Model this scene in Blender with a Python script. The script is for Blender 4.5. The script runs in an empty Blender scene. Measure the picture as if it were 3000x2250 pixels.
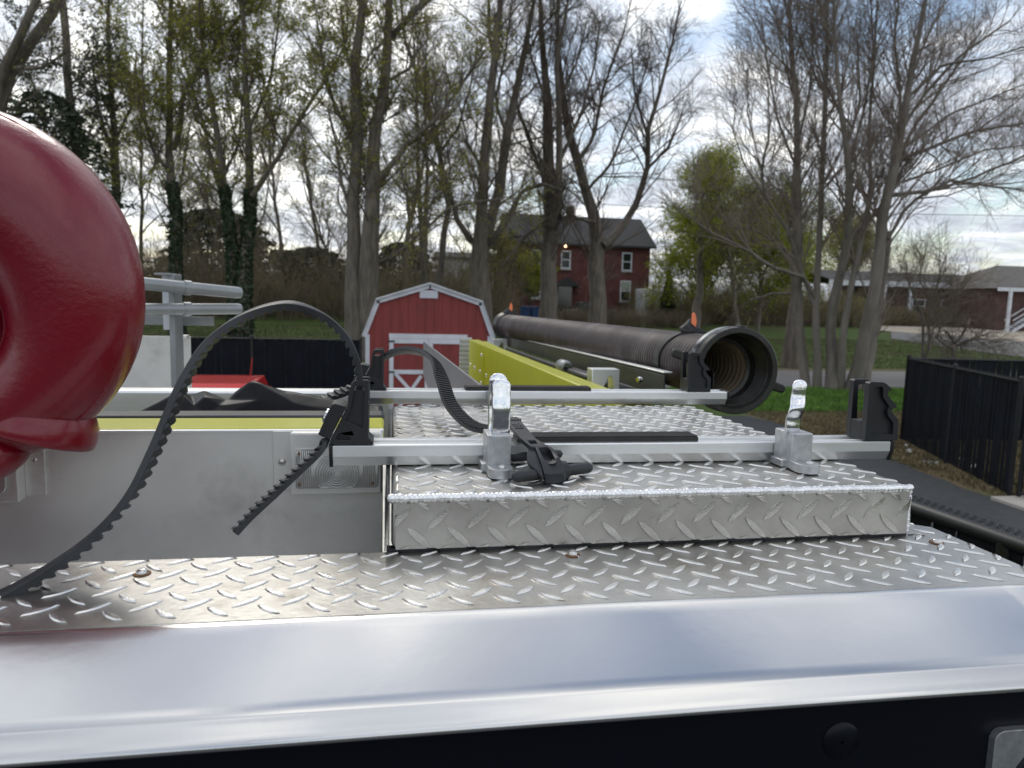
import bpy, bmesh, math, random
import numpy as np
from mathutils import Vector, Matrix
from mathutils.geometry import tessellate_polygon

R = math.radians
rnd = random.Random(7)
rng = np.random.default_rng(11)
scene = bpy.context.scene
col = scene.collection

# ------------------------------------------------------------------ camera
FPX = 2100.0                      # focal length in pixels of the 3000 px wide photograph
CAMZ = 2.84
def _d(v):
    a = np.array([(v[0] - 1500) / FPX, -(v[1] - 1125) / FPX, -1.0]); return a / np.linalg.norm(a)
_Y = _d((1150, 870)); _X = _d((14000, 1200)); _X = _X - _Y * _X.dot(_Y); _X /= np.linalg.norm(_X); _Z = np.cross(_X, _Y)
CM = np.array([_X, _Y, _Z])       # camera axes -> world
CAM = np.array([0, 0, CAMZ])
cam_d = bpy.data.cameras.new('camera'); cam = bpy.data.objects.new('camera', cam_d); col.objects.link(cam)
m4 = Matrix([list(CM[0]) + [0], list(CM[1]) + [0], list(CM[2]) + [0], [0, 0, 0, 1]])
cam.matrix_world = Matrix.Translation((0, 0, CAMZ)) @ m4
cam_d.sensor_width = 36; cam_d.lens = 36 * FPX / 3000
cam_d.clip_start = 0.02; cam_d.clip_end = 2000
cam_d.dof.use_dof = True; cam_d.dof.focus_distance = 0.80; cam_d.dof.aperture_fstop = 11
scene.camera = cam

# ------------------------------------------------------------------ sky and sun
SUN_AZ, SUN_EL = -14.0, 42.0      # degrees: left of the view, behind the trees
sun_dir = Vector((math.sin(R(SUN_AZ)) * math.cos(R(SUN_EL)), math.cos(R(SUN_AZ)) * math.cos(R(SUN_EL)), math.sin(R(SUN_EL))))
world = bpy.data.worlds.new('World'); scene.world = world; world.use_nodes = True
nt = world.node_tree; nt.nodes.clear(); N = nt.nodes; L = nt.links
def nd(t, **k):
    n = N.new(t)
    for a, b in k.items(): setattr(n, a, b)
    return n
def vm(op, *ins):
    n = nd('ShaderNodeVectorMath', operation=op)
    for i, v in enumerate(ins):
        if hasattr(v, 'links'): L.new(v, n.inputs[i])
        else: n.inputs[i].default_value = v
    return n.outputs['Value'] if op in ('DOT_PRODUCT', 'LENGTH') else n.outputs['Vector']
def mm(op, *ins, clamp=False):
    n = nd('ShaderNodeMath', operation=op, use_clamp=clamp)
    for i, v in enumerate(ins):
        if hasattr(v, 'links'): L.new(v, n.inputs[i])
        else: n.inputs[i].default_value = v
    return n.outputs[0]
def ramp(f, stops):
    n = nd('ShaderNodeValToRGB'); L.new(f, n.inputs[0]); e = n.color_ramp.elements
    while len(e) < len(stops): e.new(0.5)
    for s, (p, c) in zip(e, stops): s.position = p; s.color = c if len(c) == 4 else (*c, 1)
    return n.outputs[0]
tc = nd('ShaderNodeTexCoord').outputs['Generated']
sky = nd('ShaderNodeTexSky', sky_type='NISHITA', sun_disc=False, sun_elevation=R(SUN_EL), sun_rotation=R(SUN_AZ))
sky.air_density = 1.2; sky.dust_density = 1.0
skys = nd('ShaderNodeVectorMath', operation='SCALE'); L.new(sky.outputs[0], skys.inputs[0]); skys.inputs['Scale'].default_value = 0.10
sep = nd('ShaderNodeSeparateXYZ'); L.new(tc, sep.inputs[0])
zz = mm('ADD', mm('MAXIMUM', sep.outputs['Z'], 0.0), 0.16)
cx = mm('DIVIDE', sep.outputs['X'], zz); cy = mm('DIVIDE', sep.outputs['Y'], zz)
cmb = nd('ShaderNodeCombineXYZ'); L.new(cx, cmb.inputs[0]); L.new(cy, cmb.inputs[1])
def noise(v, sc, det=8, rough=0.55, dist=0.0):
    n = nd('ShaderNodeTexNoise'); L.new(v, n.inputs['Vector']); n.inputs['Scale'].default_value = sc
    n.inputs['Detail'].default_value = det; n.inputs['Roughness'].default_value = rough; n.inputs['Distortion'].default_value = dist
    return n.outputs['Fac']
n1 = noise(cmb.outputs[0], 1.0, 10, 0.6, 0.4)
n2 = noise(vm('ADD', cmb.outputs[0], (4.2, 1.7, 0.5)), 2.3, 9, 0.64, 0.3)
cover = ramp(n1, [(0.37, (0, 0, 0)), (0.50, (1, 1, 1))])
bright_cloud = (math.sin(R(-14)) * math.cos(R(15)), math.cos(R(-14)) * math.cos(R(15)), math.sin(R(15)))   # the bright cloud bank seen at the left
sd = mm('MAXIMUM', vm('DOT_PRODUCT', tc, bright_cloud), 0.0)
glow = mm('POWER', sd, 26.0)
shade = ramp(n2, [(0.36, (0.40, 0.43, 0.50)), (0.46, (0.54, 0.58, 0.65)), (0.53, (0.74, 0.77, 0.82)), (0.61, (1.12, 1.11, 1.08))])
warm = nd('ShaderNodeMix', data_type='RGBA', blend_type='ADD'); warm.inputs[0].default_value = 1.0
L.new(shade, warm.inputs[6])
gl = nd('ShaderNodeVectorMath', operation='SCALE'); gl.inputs[0].default_value = (0.95, 0.88, 0.72); L.new(mm('MULTIPLY', glow, mm('MULTIPLY', mm('POWER', n2, 3.0), 2.6)), gl.inputs['Scale'])
L.new(gl.outputs[0], warm.inputs[7])
mx = nd('ShaderNodeMix', data_type='RGBA'); L.new(mm('MULTIPLY', cover, 0.96), mx.inputs[0]); L.new(skys.outputs[0], mx.inputs[6]); L.new(warm.outputs[2], mx.inputs[7])
bg = nd('ShaderNodeBackground'); L.new(mx.outputs[2], bg.inputs[0]); bg.inputs[1].default_value = 1.0
out = nd('ShaderNodeOutputWorld'); L.new(bg.outputs[0], out.inputs[0])
sun_l = bpy.data.lights.new('sun', 'SUN'); sun_l.energy = 0.6; sun_l.angle = R(20); sun_l.color = (1.0, 0.95, 0.86)
sun = bpy.data.objects.new('sun', sun_l); col.objects.link(sun)
sun.rotation_euler = (-sun_dir).to_track_quat('-Z', 'Y').to_euler()
scene.view_settings.view_transform = 'Standard'; scene.view_settings.look = 'None'
scene.view_settings.exposure = 0.50; scene.view_settings.gamma = 1.0
scene.render.engine = 'CYCLES'

# ------------------------------------------------------------------ pixel -> place helpers (used to read positions once)
def at(x, y, X=None, Y=None, Z=None):
    r = CM @ np.array([(x - 1500) / FPX, -(y - 1125) / FPX, -1.0])
    t = (X / r[0]) if X is not None else (Y / r[1] if Y is not None else (Z - CAMZ) / r[2])
    return CAM + r * t
S = 3000 / 2212
def av(u, v, **k): return at(u * S, v * S, **k)
def zA(x, y): return (850 + x / 2.212, 850 + y / 2.212)
def zD(x, y): return (2000 + x / 2.212, 850 + y / 2.212)
def zF(x, y): return (900 + x / 3.686, 1000 + y / 3.686)
def zG(x, y): return (1350 + x / 4.147, 1050 + y / 4.147)
def zH(x, y): return (1850 + x / 4.148, 850 + y / 4.148)
def zI(x, y): return (1350 + x / 4.424, 850 + y / 4.424)

# ------------------------------------------------------------------ materials
def mat(name, c, rough=0.5, metal=0.0, var=0.0, vs=6.0, c2=None, bump=0.0, bs=60.0, rv=0.0, rs=8.0, stretch=(1, 1, 1), spec=0.5, det=6, stain=None, coat=0.0, trans=0.0, bstretch=None):
    m = bpy.data.materials.new(name); m.use_nodes = True
    t = m.node_tree; p = t.nodes['Principled BSDF']; lk = t.links
    p.inputs['Base Color'].default_value = (*c, 1); p.inputs['Roughness'].default_value = rough; p.inputs['Metallic'].default_value = metal
    p.inputs['Specular IOR Level'].default_value = spec
    if coat: p.inputs['Coat Weight'].default_value = coat; p.inputs['Coat Roughness'].default_value = 0.12
    if trans: p.inputs['Transmission Weight'].default_value = trans
    tcn = t.nodes.new('ShaderNodeTexCoord')
    def mp(st):
        q = t.nodes.new('ShaderNodeMapping'); q.inputs['Scale'].default_value = st; lk.new(tcn.outputs['Object'], q.inputs[0]); return q.outputs[0]
    def nz(v, sc, dt=det, ro=0.6):
        n = t.nodes.new('ShaderNodeTexNoise'); lk.new(v, n.inputs['Vector']); n.inputs['Scale'].default_value = sc; n.inputs['Detail'].default_value = dt; n.inputs['Roughness'].default_value = ro
        return n.outputs['Fac']
    v = mp(stretch)
    cur = None
    if var or c2:
        r_ = t.nodes.new('ShaderNodeValToRGB'); lk.new(nz(v, vs), r_.inputs[0])
        a = c2 if c2 else tuple(x * (1 - var) for x in c); b = c if c2 else tuple(min(1, x * (1 + var)) for x in c)
        r_.color_ramp.elements[0].position = 0.35; r_.color_ramp.elements[0].color = (*a, 1)
        r_.color_ramp.elements[1].position = 0.65; r_.color_ramp.elements[1].color = (*b, 1)
        cur = r_.outputs[0]
    if stain:
        sc_, sts, lo, hi = stain
        r2 = t.nodes.new('ShaderNodeValToRGB'); lk.new(nz(mp((1, 1, 1)), sts, 8, 0.7), r2.inputs[0])
        r2.color_ramp.elements[0].position = lo; r2.color_ramp.elements[0].color = (0, 0, 0, 1); r2.color_ramp.elements[1].position = hi; r2.color_ramp.elements[1].color = (1, 1, 1, 1)
        mxx = t.nodes.new('ShaderNodeMix'); mxx.data_type = 'RGBA'; lk.new(r2.outputs[0], mxx.inputs[0])
        if cur: lk.new(cur, mxx.inputs[6])
        else: mxx.inputs[6].default_value = (*c, 1)
        mxx.inputs[7].default_value = (*sc_, 1); cur = mxx.outputs[2]
    if cur: lk.new(cur, p.inputs['Base Color'])
    if rv:
        mr = t.nodes.new('ShaderNodeMapRange'); lk.new(nz(v, rs), mr.inputs[0]); mr.inputs[1].default_value = 0.3; mr.inputs[2].default_value = 0.7
        mr.inputs[3].default_value = max(0.02, rough - rv); mr.inputs[4].default_value = min(1, rough + rv); lk.new(mr.outputs[0], p.inputs['Roughness'])
    if bump:
        bp = t.nodes.new('ShaderNodeBump'); lk.new(nz(mp(bstretch or stretch), bs), bp.inputs['Height']); bp.inputs['Strength'].default_value = 1.0; bp.inputs['Distance'].default_value = bump
        lk.new(bp.outputs[0], p.inputs['Normal'])
    return m
M = {}
M['tread'] = mat('tread_aluminium', (0.50, 0.49, 0.465), 0.38, 1.0, 0.10, 14, bump=0.00025, bs=160, rv=0.10, rs=22, stain=((0.27, 0.245, 0.21), 11, 0.50, 0.72))
M['lug'] = mat('lug_aluminium', (0.80, 0.79, 0.76), 0.30, 1.0, 0.06, 40, bump=0.00022, bs=420, rv=0.08, rs=90)
M['front_lug'] = mat('bright_lug_aluminium', (0.66, 0.64, 0.60), 0.22, 1.0, 0.08, 60, bump=0.0002, bs=600)
M['face'] = mat('dull_tread_aluminium', (0.50, 0.48, 0.44), 0.40, 0.62, 0.14, 16, bump=0.0002, bs=200, rv=0.1, rs=26, stain=((0.24, 0.21, 0.17), 22, 0.60, 0.80), stretch=(1, 1, 1))
M['brushed'] = mat('brushed_aluminium', (0.70, 0.69, 0.665), 0.42, 0.50, 0.10, 5, bump=0.00012, bs=120, rv=0.08, rs=12, stretch=(1, 1, 1), bstretch=(1.2, 8, 14), stain=((0.42, 0.41, 0.39), 9, 0.52, 0.85))
M['trim'] = mat('smooth_aluminium', (0.70, 0.69, 0.675), 0.15, 0.92, 0.03, 4, bump=0.00022, bs=9, rv=0.04, rs=7, stain=((0.42, 0.42, 0.43), 26, 0.69, 0.78))
M['weld'] = mat('weld_bead', (0.86, 0.86, 0.86), 0.28, 1.0, 0.1, 120, bump=0.0003, bs=300)
M['anod'] = mat('anodised_aluminium', (0.82, 0.83, 0.83), 0.36, 0.85, 0.04, 6, stretch=(1, 20, 20), rv=0.05, stain=((0.25, 0.25, 0.25), 55, 0.74, 0.80))
M['rack_shade'] = mat('shaded_rack_metal', (0.06, 0.062, 0.06), 0.4, 0.5, 0.2, 9)  # shade on the rack channel web, put into a dark base colour
M['galv'] = mat('grey_tube_paint', (0.26, 0.275, 0.285), 0.38, 0.35, 0.08, 9)
M['plastic'] = mat('black_plastic', (0.014, 0.015, 0.018), 0.42, 0.0, 0.2, 20, bump=0.0001, bs=500, rv=0.08)
M['rubber'] = mat('black_rubber', (0.022, 0.024, 0.028), 0.50, 0.0, 0.35, 30, bump=0.00015, bs=400, rv=0.1, stain=((0.075, 0.075, 0.078), 35, 0.60, 0.85))
M['pad'] = mat('ribbed_rubber_pad', (0.022, 0.020, 0.019), 0.55, 0, 0.2, 30)
M['vinyl'] = mat('black_vinyl', (0.007, 0.008, 0.010), 0.33, 0.0, 0.3, 12, bump=0.00012, bs=60, rv=0.06, spec=0.10)
M['zinc'] = mat('cast_zinc', (0.50, 0.51, 0.52), 0.40, 0.85, 0.14, 120, bump=0.00032, bs=900, det=3)
M['chrome'] = mat('worn_chrome', (0.84, 0.85, 0.87), 0.12, 1.0, 0.06, 30, bump=0.0003, bs=110, rv=0.08, rs=80, stain=((0.40, 0.40, 0.40), 120, 0.60, 0.75))
M['steel'] = mat('stainless_screw', (0.62, 0.61, 0.58), 0.25, 1.0, 0.1, 90)
M['rust'] = mat('rusty_washer', (0.22, 0.11, 0.05), 0.7, 0.2, 0.3, 90)
M['red_paint'] = mat('dark_red_enamel', (0.18, 0.003, 0.013), 0.25, 0.0, 0.12, 4, bump=0.0005, bs=170, rv=0.10, rs=9, coat=0.25, stain=((0.36, 0.16, 0.16), 24, 0.74, 0.80))
M['yellow'] = mat('lime_yellow_paint', (0.50, 0.50, 0.015), 0.36, 0.0, 0.06, 5, coat=0.2)
M['black_paint'] = mat('black_gloss_paint', (0.003, 0.004, 0.008), 0.35, 0.0, bump=0.0001, bs=40, spec=0.22)
M['lens'] = mat('clear_lens', (0.62, 0.62, 0.60), 0.14, 0.55, 0.1, 60)
M['lens'].node_tree.nodes['Principled BSDF'].inputs['Coat Weight'].default_value = 0.6
M['hose'] = mat('maroon_hose_rubber', (0.050, 0.036, 0.036), 0.50, 0.0, 0.25, 9, rv=0.1, stain=((0.15, 0.125, 0.125), 6, 0.52, 0.75))
M['hose_in'] = mat('tan_hose_lining', (0.22, 0.17, 0.115), 0.55, 0.0, 0.1, 30)
M['coupling'] = mat('black_anodised_coupling', (0.035, 0.034, 0.032), 0.33, 0.35, 0.3, 30, rv=0.08)
M['worn'] = mat('worn_coupling_metal', (0.42, 0.43, 0.44), 0.35, 0.8, c2=(0.03, 0.03, 0.032), vs=38)
M['orange'] = mat('orange_webbing', (0.85, 0.22, 0.09), 0.6)
M['web'] = mat('black_webbing', (0.012, 0.012, 0.013), 0.6, 0, 0.4, 60, bump=0.0004, bs=200, stain=((0.10, 0.10, 0.105), 22, 0.50, 0.70))
M['fence'] = mat('black_fence_vinyl', (0.004, 0.006, 0.011), 0.6, 0.0, 0.4, 3, spec=0.18)
M['fencep'] = mat('black_fence_pipe', (0.007, 0.008, 0.010), 0.42, 0.0, 0.2, 20)
M['shed_red'] = mat('red_shed_paint', (0.235, 0.040, 0.036), 0.7, 0, 0.14, 2.5, stretch=(3, 1, 0.4), stain=((0.16, 0.045, 0.04), 1.6, 0.58, 0.75))
M['white_trim'] = mat('white_trim_paint', (0.66, 0.68, 0.72), 0.5, 0, 0.08, 3)
M['white_siding'] = mat('white_siding_paint', (0.60, 0.62, 0.64), 0.55, 0, 0.08, 3)
M['teal'] = mat('green_hinge', (0.02, 0.07, 0.06), 0.5)
M['shingle'] = mat('dark_shingle', (0.047, 0.046, 0.046), 0.85, 0, 0.3, 9, bump=0.01, bs=9)
M['shingle2'] = mat('brown_grey_shingle', (0.13, 0.12, 0.11), 0.9, 0, 0.2, 3)
M['brick'] = mat('red_brick_wall', (0.125, 0.045, 0.039), 0.85, 0, 0.25, 1.2, stain=((0.30, 0.17, 0.15), 0.8, 0.56, 0.75))
M['brick_lit'] = mat('lit_brick_wall', (0.34, 0.17, 0.13), 0.85, 0, 0.2, 1.5)  # paler copy of the brick: light on the left end wall as colour
M['brown_brick'] = mat('brown_brick_wall', (0.105, 0.055, 0.048), 0.85, 0, 0.25, 1.5)
M['glass'] = mat('window_glass', (0.02, 0.028, 0.03), 0.08, 0, spec=0.8)
M['blind'] = mat('pale_blind', (0.35, 0.40, 0.33), 0.7)
M['bark'] = mat('grey_brown_bark', (0.15, 0.128, 0.105), 0.9, 0, 0.35, 2.5, bump=0.03, bs=10, stretch=(3, 3, 0.5))  # bark colour lifted in place of haze
M['bark2'] = mat('smooth_grey_bark', (0.175, 0.155, 0.130), 0.85, 0, 0.22, 1.5, bump=0.012, bs=12, stretch=(2, 2, 0.6), stain=((0.06, 0.06, 0.05), 1.2, 0.58, 0.72))
M['twig'] = mat('brown_twig', (0.125, 0.100, 0.080), 0.9)
M['twig2'] = mat('pale_grey_twig', (0.22, 0.18, 0.15), 0.9)
def leafmat(name, c, c2, tl=0.5):
    m = bpy.data.materials.new(name); m.use_nodes = True; t = m.node_tree; t.nodes.clear(); lk = t.links
    o = t.nodes.new('ShaderNodeOutputMaterial'); g = t.nodes.new('ShaderNodeTexCoord'); n = t.nodes.new('ShaderNodeTexNoise'); n.inputs['Scale'].default_value = 1.4; lk.new(g.outputs['Object'], n.inputs[0])
    r = t.nodes.new('ShaderNodeValToRGB'); r.color_ramp.elements[0].position = .35; r.color_ramp.elements[1].position = .65; r.color_ramp.elements[0].color = (*c, 1); r.color_ramp.elements[1].color = (*c2, 1); lk.new(n.outputs['Fac'], r.inputs[0])
    d = t.nodes.new('ShaderNodeBsdfDiffuse'); q = t.nodes.new('ShaderNodeBsdfTranslucent'); lk.new(r.outputs[0], d.inputs[0]); lk.new(r.outputs[0], q.inputs[0])
    x = t.nodes.new('ShaderNodeMixShader'); x.inputs[0].default_value = tl; lk.new(d.outputs[0], x.inputs[1]); lk.new(q.outputs[0], x.inputs[2]); lk.new(x.outputs[0], o.inputs[0]); return m
M['bud'] = leafmat('yellow_green_buds', (0.26, 0.25, 0.06), (0.38, 0.40, 0.07))
M['bud2'] = leafmat('fresh_green_leaves', (0.16, 0.19, 0.03), (0.36, 0.40, 0.04))
M['bud3'] = leafmat('ochre_buds', (0.22, 0.20, 0.09), (0.32, 0.31, 0.10))
M['needle'] = mat('dark_evergreen', (0.040, 0.058, 0.030), 0.8, 0, 0.5, 1.5)  # lightened base colour stands in for distance haze
M['ivy'] = mat('dark_ivy', (0.030, 0.055, 0.022), 0.6, 0, 0.5, 2)  # haze over the far ivy put into a lighter green
M['brush'] = mat('brown_undergrowth', (0.22, 0.18, 0.125), 0.9, 0, 0.3, 0.5)  # brown raised to imitate haze on the far brush
M['blue'] = mat('blue_bin_plastic', (0.015, 0.05, 0.16), 0.5)
M['car'] = mat('dark_car_paint', (0.012, 0.013, 0.014), 0.3)
M['tyre'] = mat('tyre_rubber', (0.015, 0.015, 0.015), 0.8)
M['bright_red'] = mat('bright_red_paint', (0.62, 0.02, 0.02), 0.25, 0, coat=0.5)
M['wire'] = mat('cable_black', (0.02, 0.02, 0.02), 0.6)
M['concrete'] = mat('pale_concrete', (0.36, 0.34, 0.31), 0.85, 0, 0.12, 3)
M['litter'] = mat('white_litter', (0.7, 0.7, 0.68), 0.7)
M['fold'] = mat('folded_white_hose', (0.42, 0.42, 0.40), 0.8, 0, 0.15, 20)

def ground_mat(name, cols, sc, sc2, bump, bs, rough=0.95):
    m = bpy.data.materials.new(name); m.use_nodes = True; t = m.node_tree; p = t.nodes['Principled BSDF']; p.inputs['Roughness'].default_value = rough; p.inputs['Specular IOR Level'].default_value = 0.2
    g = t.nodes.new('ShaderNodeTexCoord')
    a = t.nodes.new('ShaderNodeTexNoise'); a.inputs['Scale'].default_value = sc; a.inputs['Detail'].default_value = 8; t.links.new(g.outputs['Object'], a.inputs[0])
    b = t.nodes.new('ShaderNodeTexNoise'); b.inputs['Scale'].default_value = sc2; b.inputs['Detail'].default_value = 6; t.links.new(g.outputs['Object'], b.inputs[0])
    mix = t.nodes.new('ShaderNodeMath'); mix.operation = 'MULTIPLY_ADD'; t.links.new(b.outputs['Fac'], mix.inputs[0]); mix.inputs[1].default_value = 0.45; 
    s = t.nodes.new('ShaderNodeMath'); s.operation = 'MULTIPLY'; t.links.new(a.outputs['Fac'], s.inputs[0]); s.inputs[1].default_value = 0.55; t.links.new(s.outputs[0], mix.inputs[2])
    r = t.nodes.new('ShaderNodeValToRGB'); t.links.new(mix.outputs[0], r.inputs[0]); e = r.color_ramp.elements
    while len(e) < len(cols): e.new(0.5)
    for i, (k, c) in enumerate(zip(e, cols)): k.position = 0.34 + 0.32 * i / (len(cols) - 1); k.color = (*c, 1)
    t.links.new(r.outputs[0], p.inputs['Base Color'])
    bp = t.nodes.new('ShaderNodeBump'); n3 = t.nodes.new('ShaderNodeTexNoise'); n3.inputs['Scale'].default_value = bs; n3.inputs['Detail'].default_value = 6; t.links.new(g.outputs['Object'], n3.inputs[0])
    t.links.new(n3.outputs['Fac'], bp.inputs['Height']); bp.inputs['Distance'].default_value = bump; t.links.new(bp.outputs[0], p.inputs['Normal'])
    return m
M['grass'] = ground_mat('lawn_ground', [(0.11, 0.095, 0.055), (0.080, 0.098, 0.032), (0.060, 0.110, 0.022), (0.10, 0.098, 0.045)], 0.35, 3.0, 0.03, 14)
M['asphalt'] = ground_mat('dark_asphalt', [(0.038, 0.041, 0.045), (0.052, 0.055, 0.059), (0.070, 0.073, 0.077)], 0.4, 8.0, 0.004, 60, 0.8)
M['road'] = ground_mat('grey_road', [(0.15, 0.145, 0.14), (0.18, 0.175, 0.17), (0.21, 0.205, 0.20)], 0.4, 10.0, 0.004, 60, 0.9)
M['dirt'] = ground_mat('dry_grass_dirt', [(0.08, 0.055, 0.036), (0.15, 0.11, 0.07), (0.10, 0.10, 0.045), (0.19, 0.15, 0.10)], 0.8, 6.0, 0.03, 20)
M['gravel'] = ground_mat('pale_gravel', [(0.30, 0.26, 0.20), (0.42, 0.37, 0.30), (0.50, 0.45, 0.37)], 0.3, 5.0, 0.01, 30)

# ------------------------------------------------------------------ mesh builder
class MB:
    def __init__(s): s.v = []; s.f = []
    def add(s, vs, fs):
        o = len(s.v); s.v += [tuple(float(c) for c in q) for q in vs]; s.f += [tuple(i + o for i in f) for f in fs]; return s
    def box(s, x0, x1, y0, y1, z0, z1):
        return s.add([(x0, y0, z0), (x1, y0, z0), (x1, y1, z0), (x0, y1, z0), (x0, y0, z1), (x1, y0, z1), (x1, y1, z1), (x0, y1, z1)],
                     [(0, 3, 2, 1), (4, 5, 6, 7), (0, 1, 5, 4), (1, 2, 6, 5), (2, 3, 7, 6), (3, 0, 4, 7)])
    def prism(s, poly, a, b, holes=(), fn=None):
        """poly: (p,q) pairs; fn(p,q,d) -> xyz. default: p=x, q=z, d=y"""
        fn = fn or (lambda p, q, d: (p, d, q))
        loops = [list(poly)] + [list(h) for h in holes]
        flat = [q for l in loops for q in l]
        tris = tessellate_polygon([[Vector((p, q, 0)) for p, q in l] for l in loops])
        n = len(flat); o = len(s.v)
        vs = [fn(p, q, a) for p, q in flat] + [fn(p, q, b) for p, q in flat]
        fs = []
        for t in tris: fs += [tuple(t), tuple(i + n for i in reversed(t))]
        k = 0
        for l in loops:
            for i in range(len(l)):
                j = (i + 1) % len(l); fs.append((k + i, k + j, k + j + n, k + i + n))
            k += len(l)
        s.add(vs, fs); return s
    def tube(s, pts, r, sides=8, cap=True, closed=False):
        pts = [Vector(p) for p in pts]; n = len(pts)
        rr = r if hasattr(r, '__len__') else [r] * n
        o = len(s.v); vs = []; prev = None
        for i in range(n):
            if closed: t = pts[(i + 1) % n] - pts[i - 1]
            else: t = pts[min(i + 1, n - 1)] - pts[max(i - 1, 0)]
            t.normalize()
            if prev is None:
                u = t.cross(Vector((0, 0, 1)) if abs(t.z) < 0.9 else Vector((0, 1, 0))).normalized()
            else:
                u = (prev - t * prev.dot(t)).normalized()
            prev = u; w = t.cross(u)
            for k in range(sides):
                a = 2 * math.pi * k / sides; vs.append(pts[i] + (u * math.cos(a) + w * math.sin(a)) * rr[i])
        fs = []
        for i in range(n if closed else n - 1):
            for k in range(sides):
                a = i * sides + k; b = i * sides + (k + 1) % sides; j = (i + 1) % n
                fs.append((a, b, j * sides + (k + 1) % sides, j * sides + k))
        if cap and not closed: fs += [tuple(range(sides))[::-1], tuple((n - 1) * sides + k for k in range(sides))]
        return s.add(vs, fs)
    def lathe(s, prof, o, ax, sides=32, closed=False):
        """prof: (along, radius); surface of revolution about axis ax through o"""
        o = Vector(o); ax = Vector(ax).normalized(); u = ax.cross(Vector((0, 0, 1)) if abs(ax.z) < 0.9 else Vector((0, 1, 0))).normalized(); w = ax.cross(u)
        vs = []
        for a, r in prof:
            for k in range(sides):
                t = 2 * math.pi * k / sides; vs.append(o + ax * a + (u * math.cos(t) + w * math.sin(t)) * r)
        fs = []; n = len(prof)
        for i in range(n if closed else n - 1):
            j = (i + 1) % n
            for k in range(sides):
                fs.append((i * sides + k, i * sides + (k + 1) % sides, j * sides + (k + 1) % sides, j * sides + k))
        return s.add(vs, fs)
    def dome(s, c, r, h, ax=(0, 0, 1), sides=16):
        return s.lathe([(0, r), (h * 0.45, r * 0.98), (h * 0.8, r * 0.72), (h * 0.97, r * 0.35), (h, r * 0.01)], c, ax, sides)
    def quad(s, *p): return s.add(p, [tuple(range(len(p)))])
    def build(s, name, m, parent=None, smooth=False, bevel=0, subsurf=0, seg=2, angle=40, **tags):
        return link_mesh(name, s.v, s.f, m, parent, smooth, bevel, subsurf, seg, angle, **tags)

def root_loc(o):
    l = Vector((0, 0, 0))
    while o is not None: l += Vector(o.location); o = o.parent
    return l
def link_mesh(name, v, f, m, parent=None, smooth=False, bevel=0, subsurf=0, seg=2, angle=40, origin=None, fixn=True, **tags):
    me = bpy.data.meshes.new(name)
    off = root_loc(parent) if parent is not None else (Vector(origin) if origin is not None else Vector((0, 0, 0)))
    me.from_pydata([(a - off.x, b - off.y, c - off.z) for a, b, c in v], [], f)
    if fixn:
        bm = bmesh.new(); bm.from_mesh(me); bmesh.ops.recalc_face_normals(bm, faces=bm.faces); bm.to_mesh(me); bm.free()
    me.materials.append(m)
    o = bpy.data.objects.new(name, me); col.objects.link(o)
    if parent is not None: o.parent = parent
    elif origin is not None: o.location = origin
    if smooth:
        me.polygons.foreach_set('use_smooth', [True] * len(me.polygons))
        if smooth == 'auto': me.set_sharp_from_angle(angle=R(angle))
    if bevel:
        b = o.modifiers.new('bevel', 'BEVEL'); b.width = bevel; b.segments = seg; b.limit_method = 'ANGLE'; b.angle_limit = R(angle); b.harden_normals = False
        me.polygons.foreach_set('use_smooth', [True] * len(me.polygons)); me.set_sharp_from_angle(angle=R(38))
    if subsurf:
        q = o.modifiers.new('sub', 'SUBSURF'); q.levels = q.render_levels = subsurf
    for k, w in tags.items(): o[k] = w
    return o
def thing(name, loc, label, cat, group=None):
    o = bpy.data.objects.new(name, None); col.objects.link(o); o.location = loc; o.empty_display_size = 0.1
    o['label'] = label; o['category'] = cat
    if group: o['group'] = group
    return o
def tag(o, label, cat, group=None):
    o['label'] = label; o['category'] = cat
    if group: o['group'] = group
    return o
def dup(root, loc, label=None, cat=None, group=None, rotz=None, scale=None):
    def cp(o, par):
        c = o.copy(); col.objects.link(c); c.parent = par
        for ch in list(o.children): cp(ch, c)
        return c
    c = cp(root, None); c.location = loc
    if rotz is not None: c.rotation_euler = (0, 0, rotz)
    if scale is not None: c.scale = scale if hasattr(scale, '__len__') else (scale,) * 3
    if label: c['label'] = label
    if cat: c['category'] = cat
    if group: c['group'] = group
    return c

# ------------------------------------------------------------------ terrain
def gz(x, y):
    x = np.asarray(x, float); y = np.asarray(y, float)
    t = np.clip((y - 30.5) / 28.0, 0, 1); t = t * t * (3 - 2 * t)
    return 1.35 * t + 0.0 * x
def G(x, y): return float(gz(x, y))
def grid(name, xs, ys, m, dz=0.0, kind='structure', jig=None):
    X, Yg = np.meshgrid(xs, ys); 
    if jig is not None: X, Yg = jig(X, Yg)
    Zg = gz(X, Yg) + dz
    v = np.stack([X.ravel(), Yg.ravel(), Zg.ravel()], 1); nx, ny = len(xs), len(ys)
    f = [(j * nx + i, j * nx + i + 1, (j + 1) * nx + i + 1, (j + 1) * nx + i) for j in range(ny - 1) for i in range(nx - 1)]
    o = link_mesh(name, v.tolist(), f, m, smooth=True, fixn=False); o['kind'] = kind; return o
ysg = [-120, -60, -20, 0, 10, 17, 23, 28, 30.5] + list(np.arange(32, 60, 1.5)) + [62, 70, 90, 130, 250, 600]
grid('ground', [-600, -200, -80, -40, -20, -10, 0, 9, 14, 20, 30, 45, 80, 200, 600], ysg, M['grass'])
def wob(sx, ph):
    def j(X, Yg):
        e = np.sin(Yg * 1.7 + ph) * 0.12 + np.sin(Yg * 4.3 + ph * 2) * 0.06
        return X + e * sx(X), Yg
    return j
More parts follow.
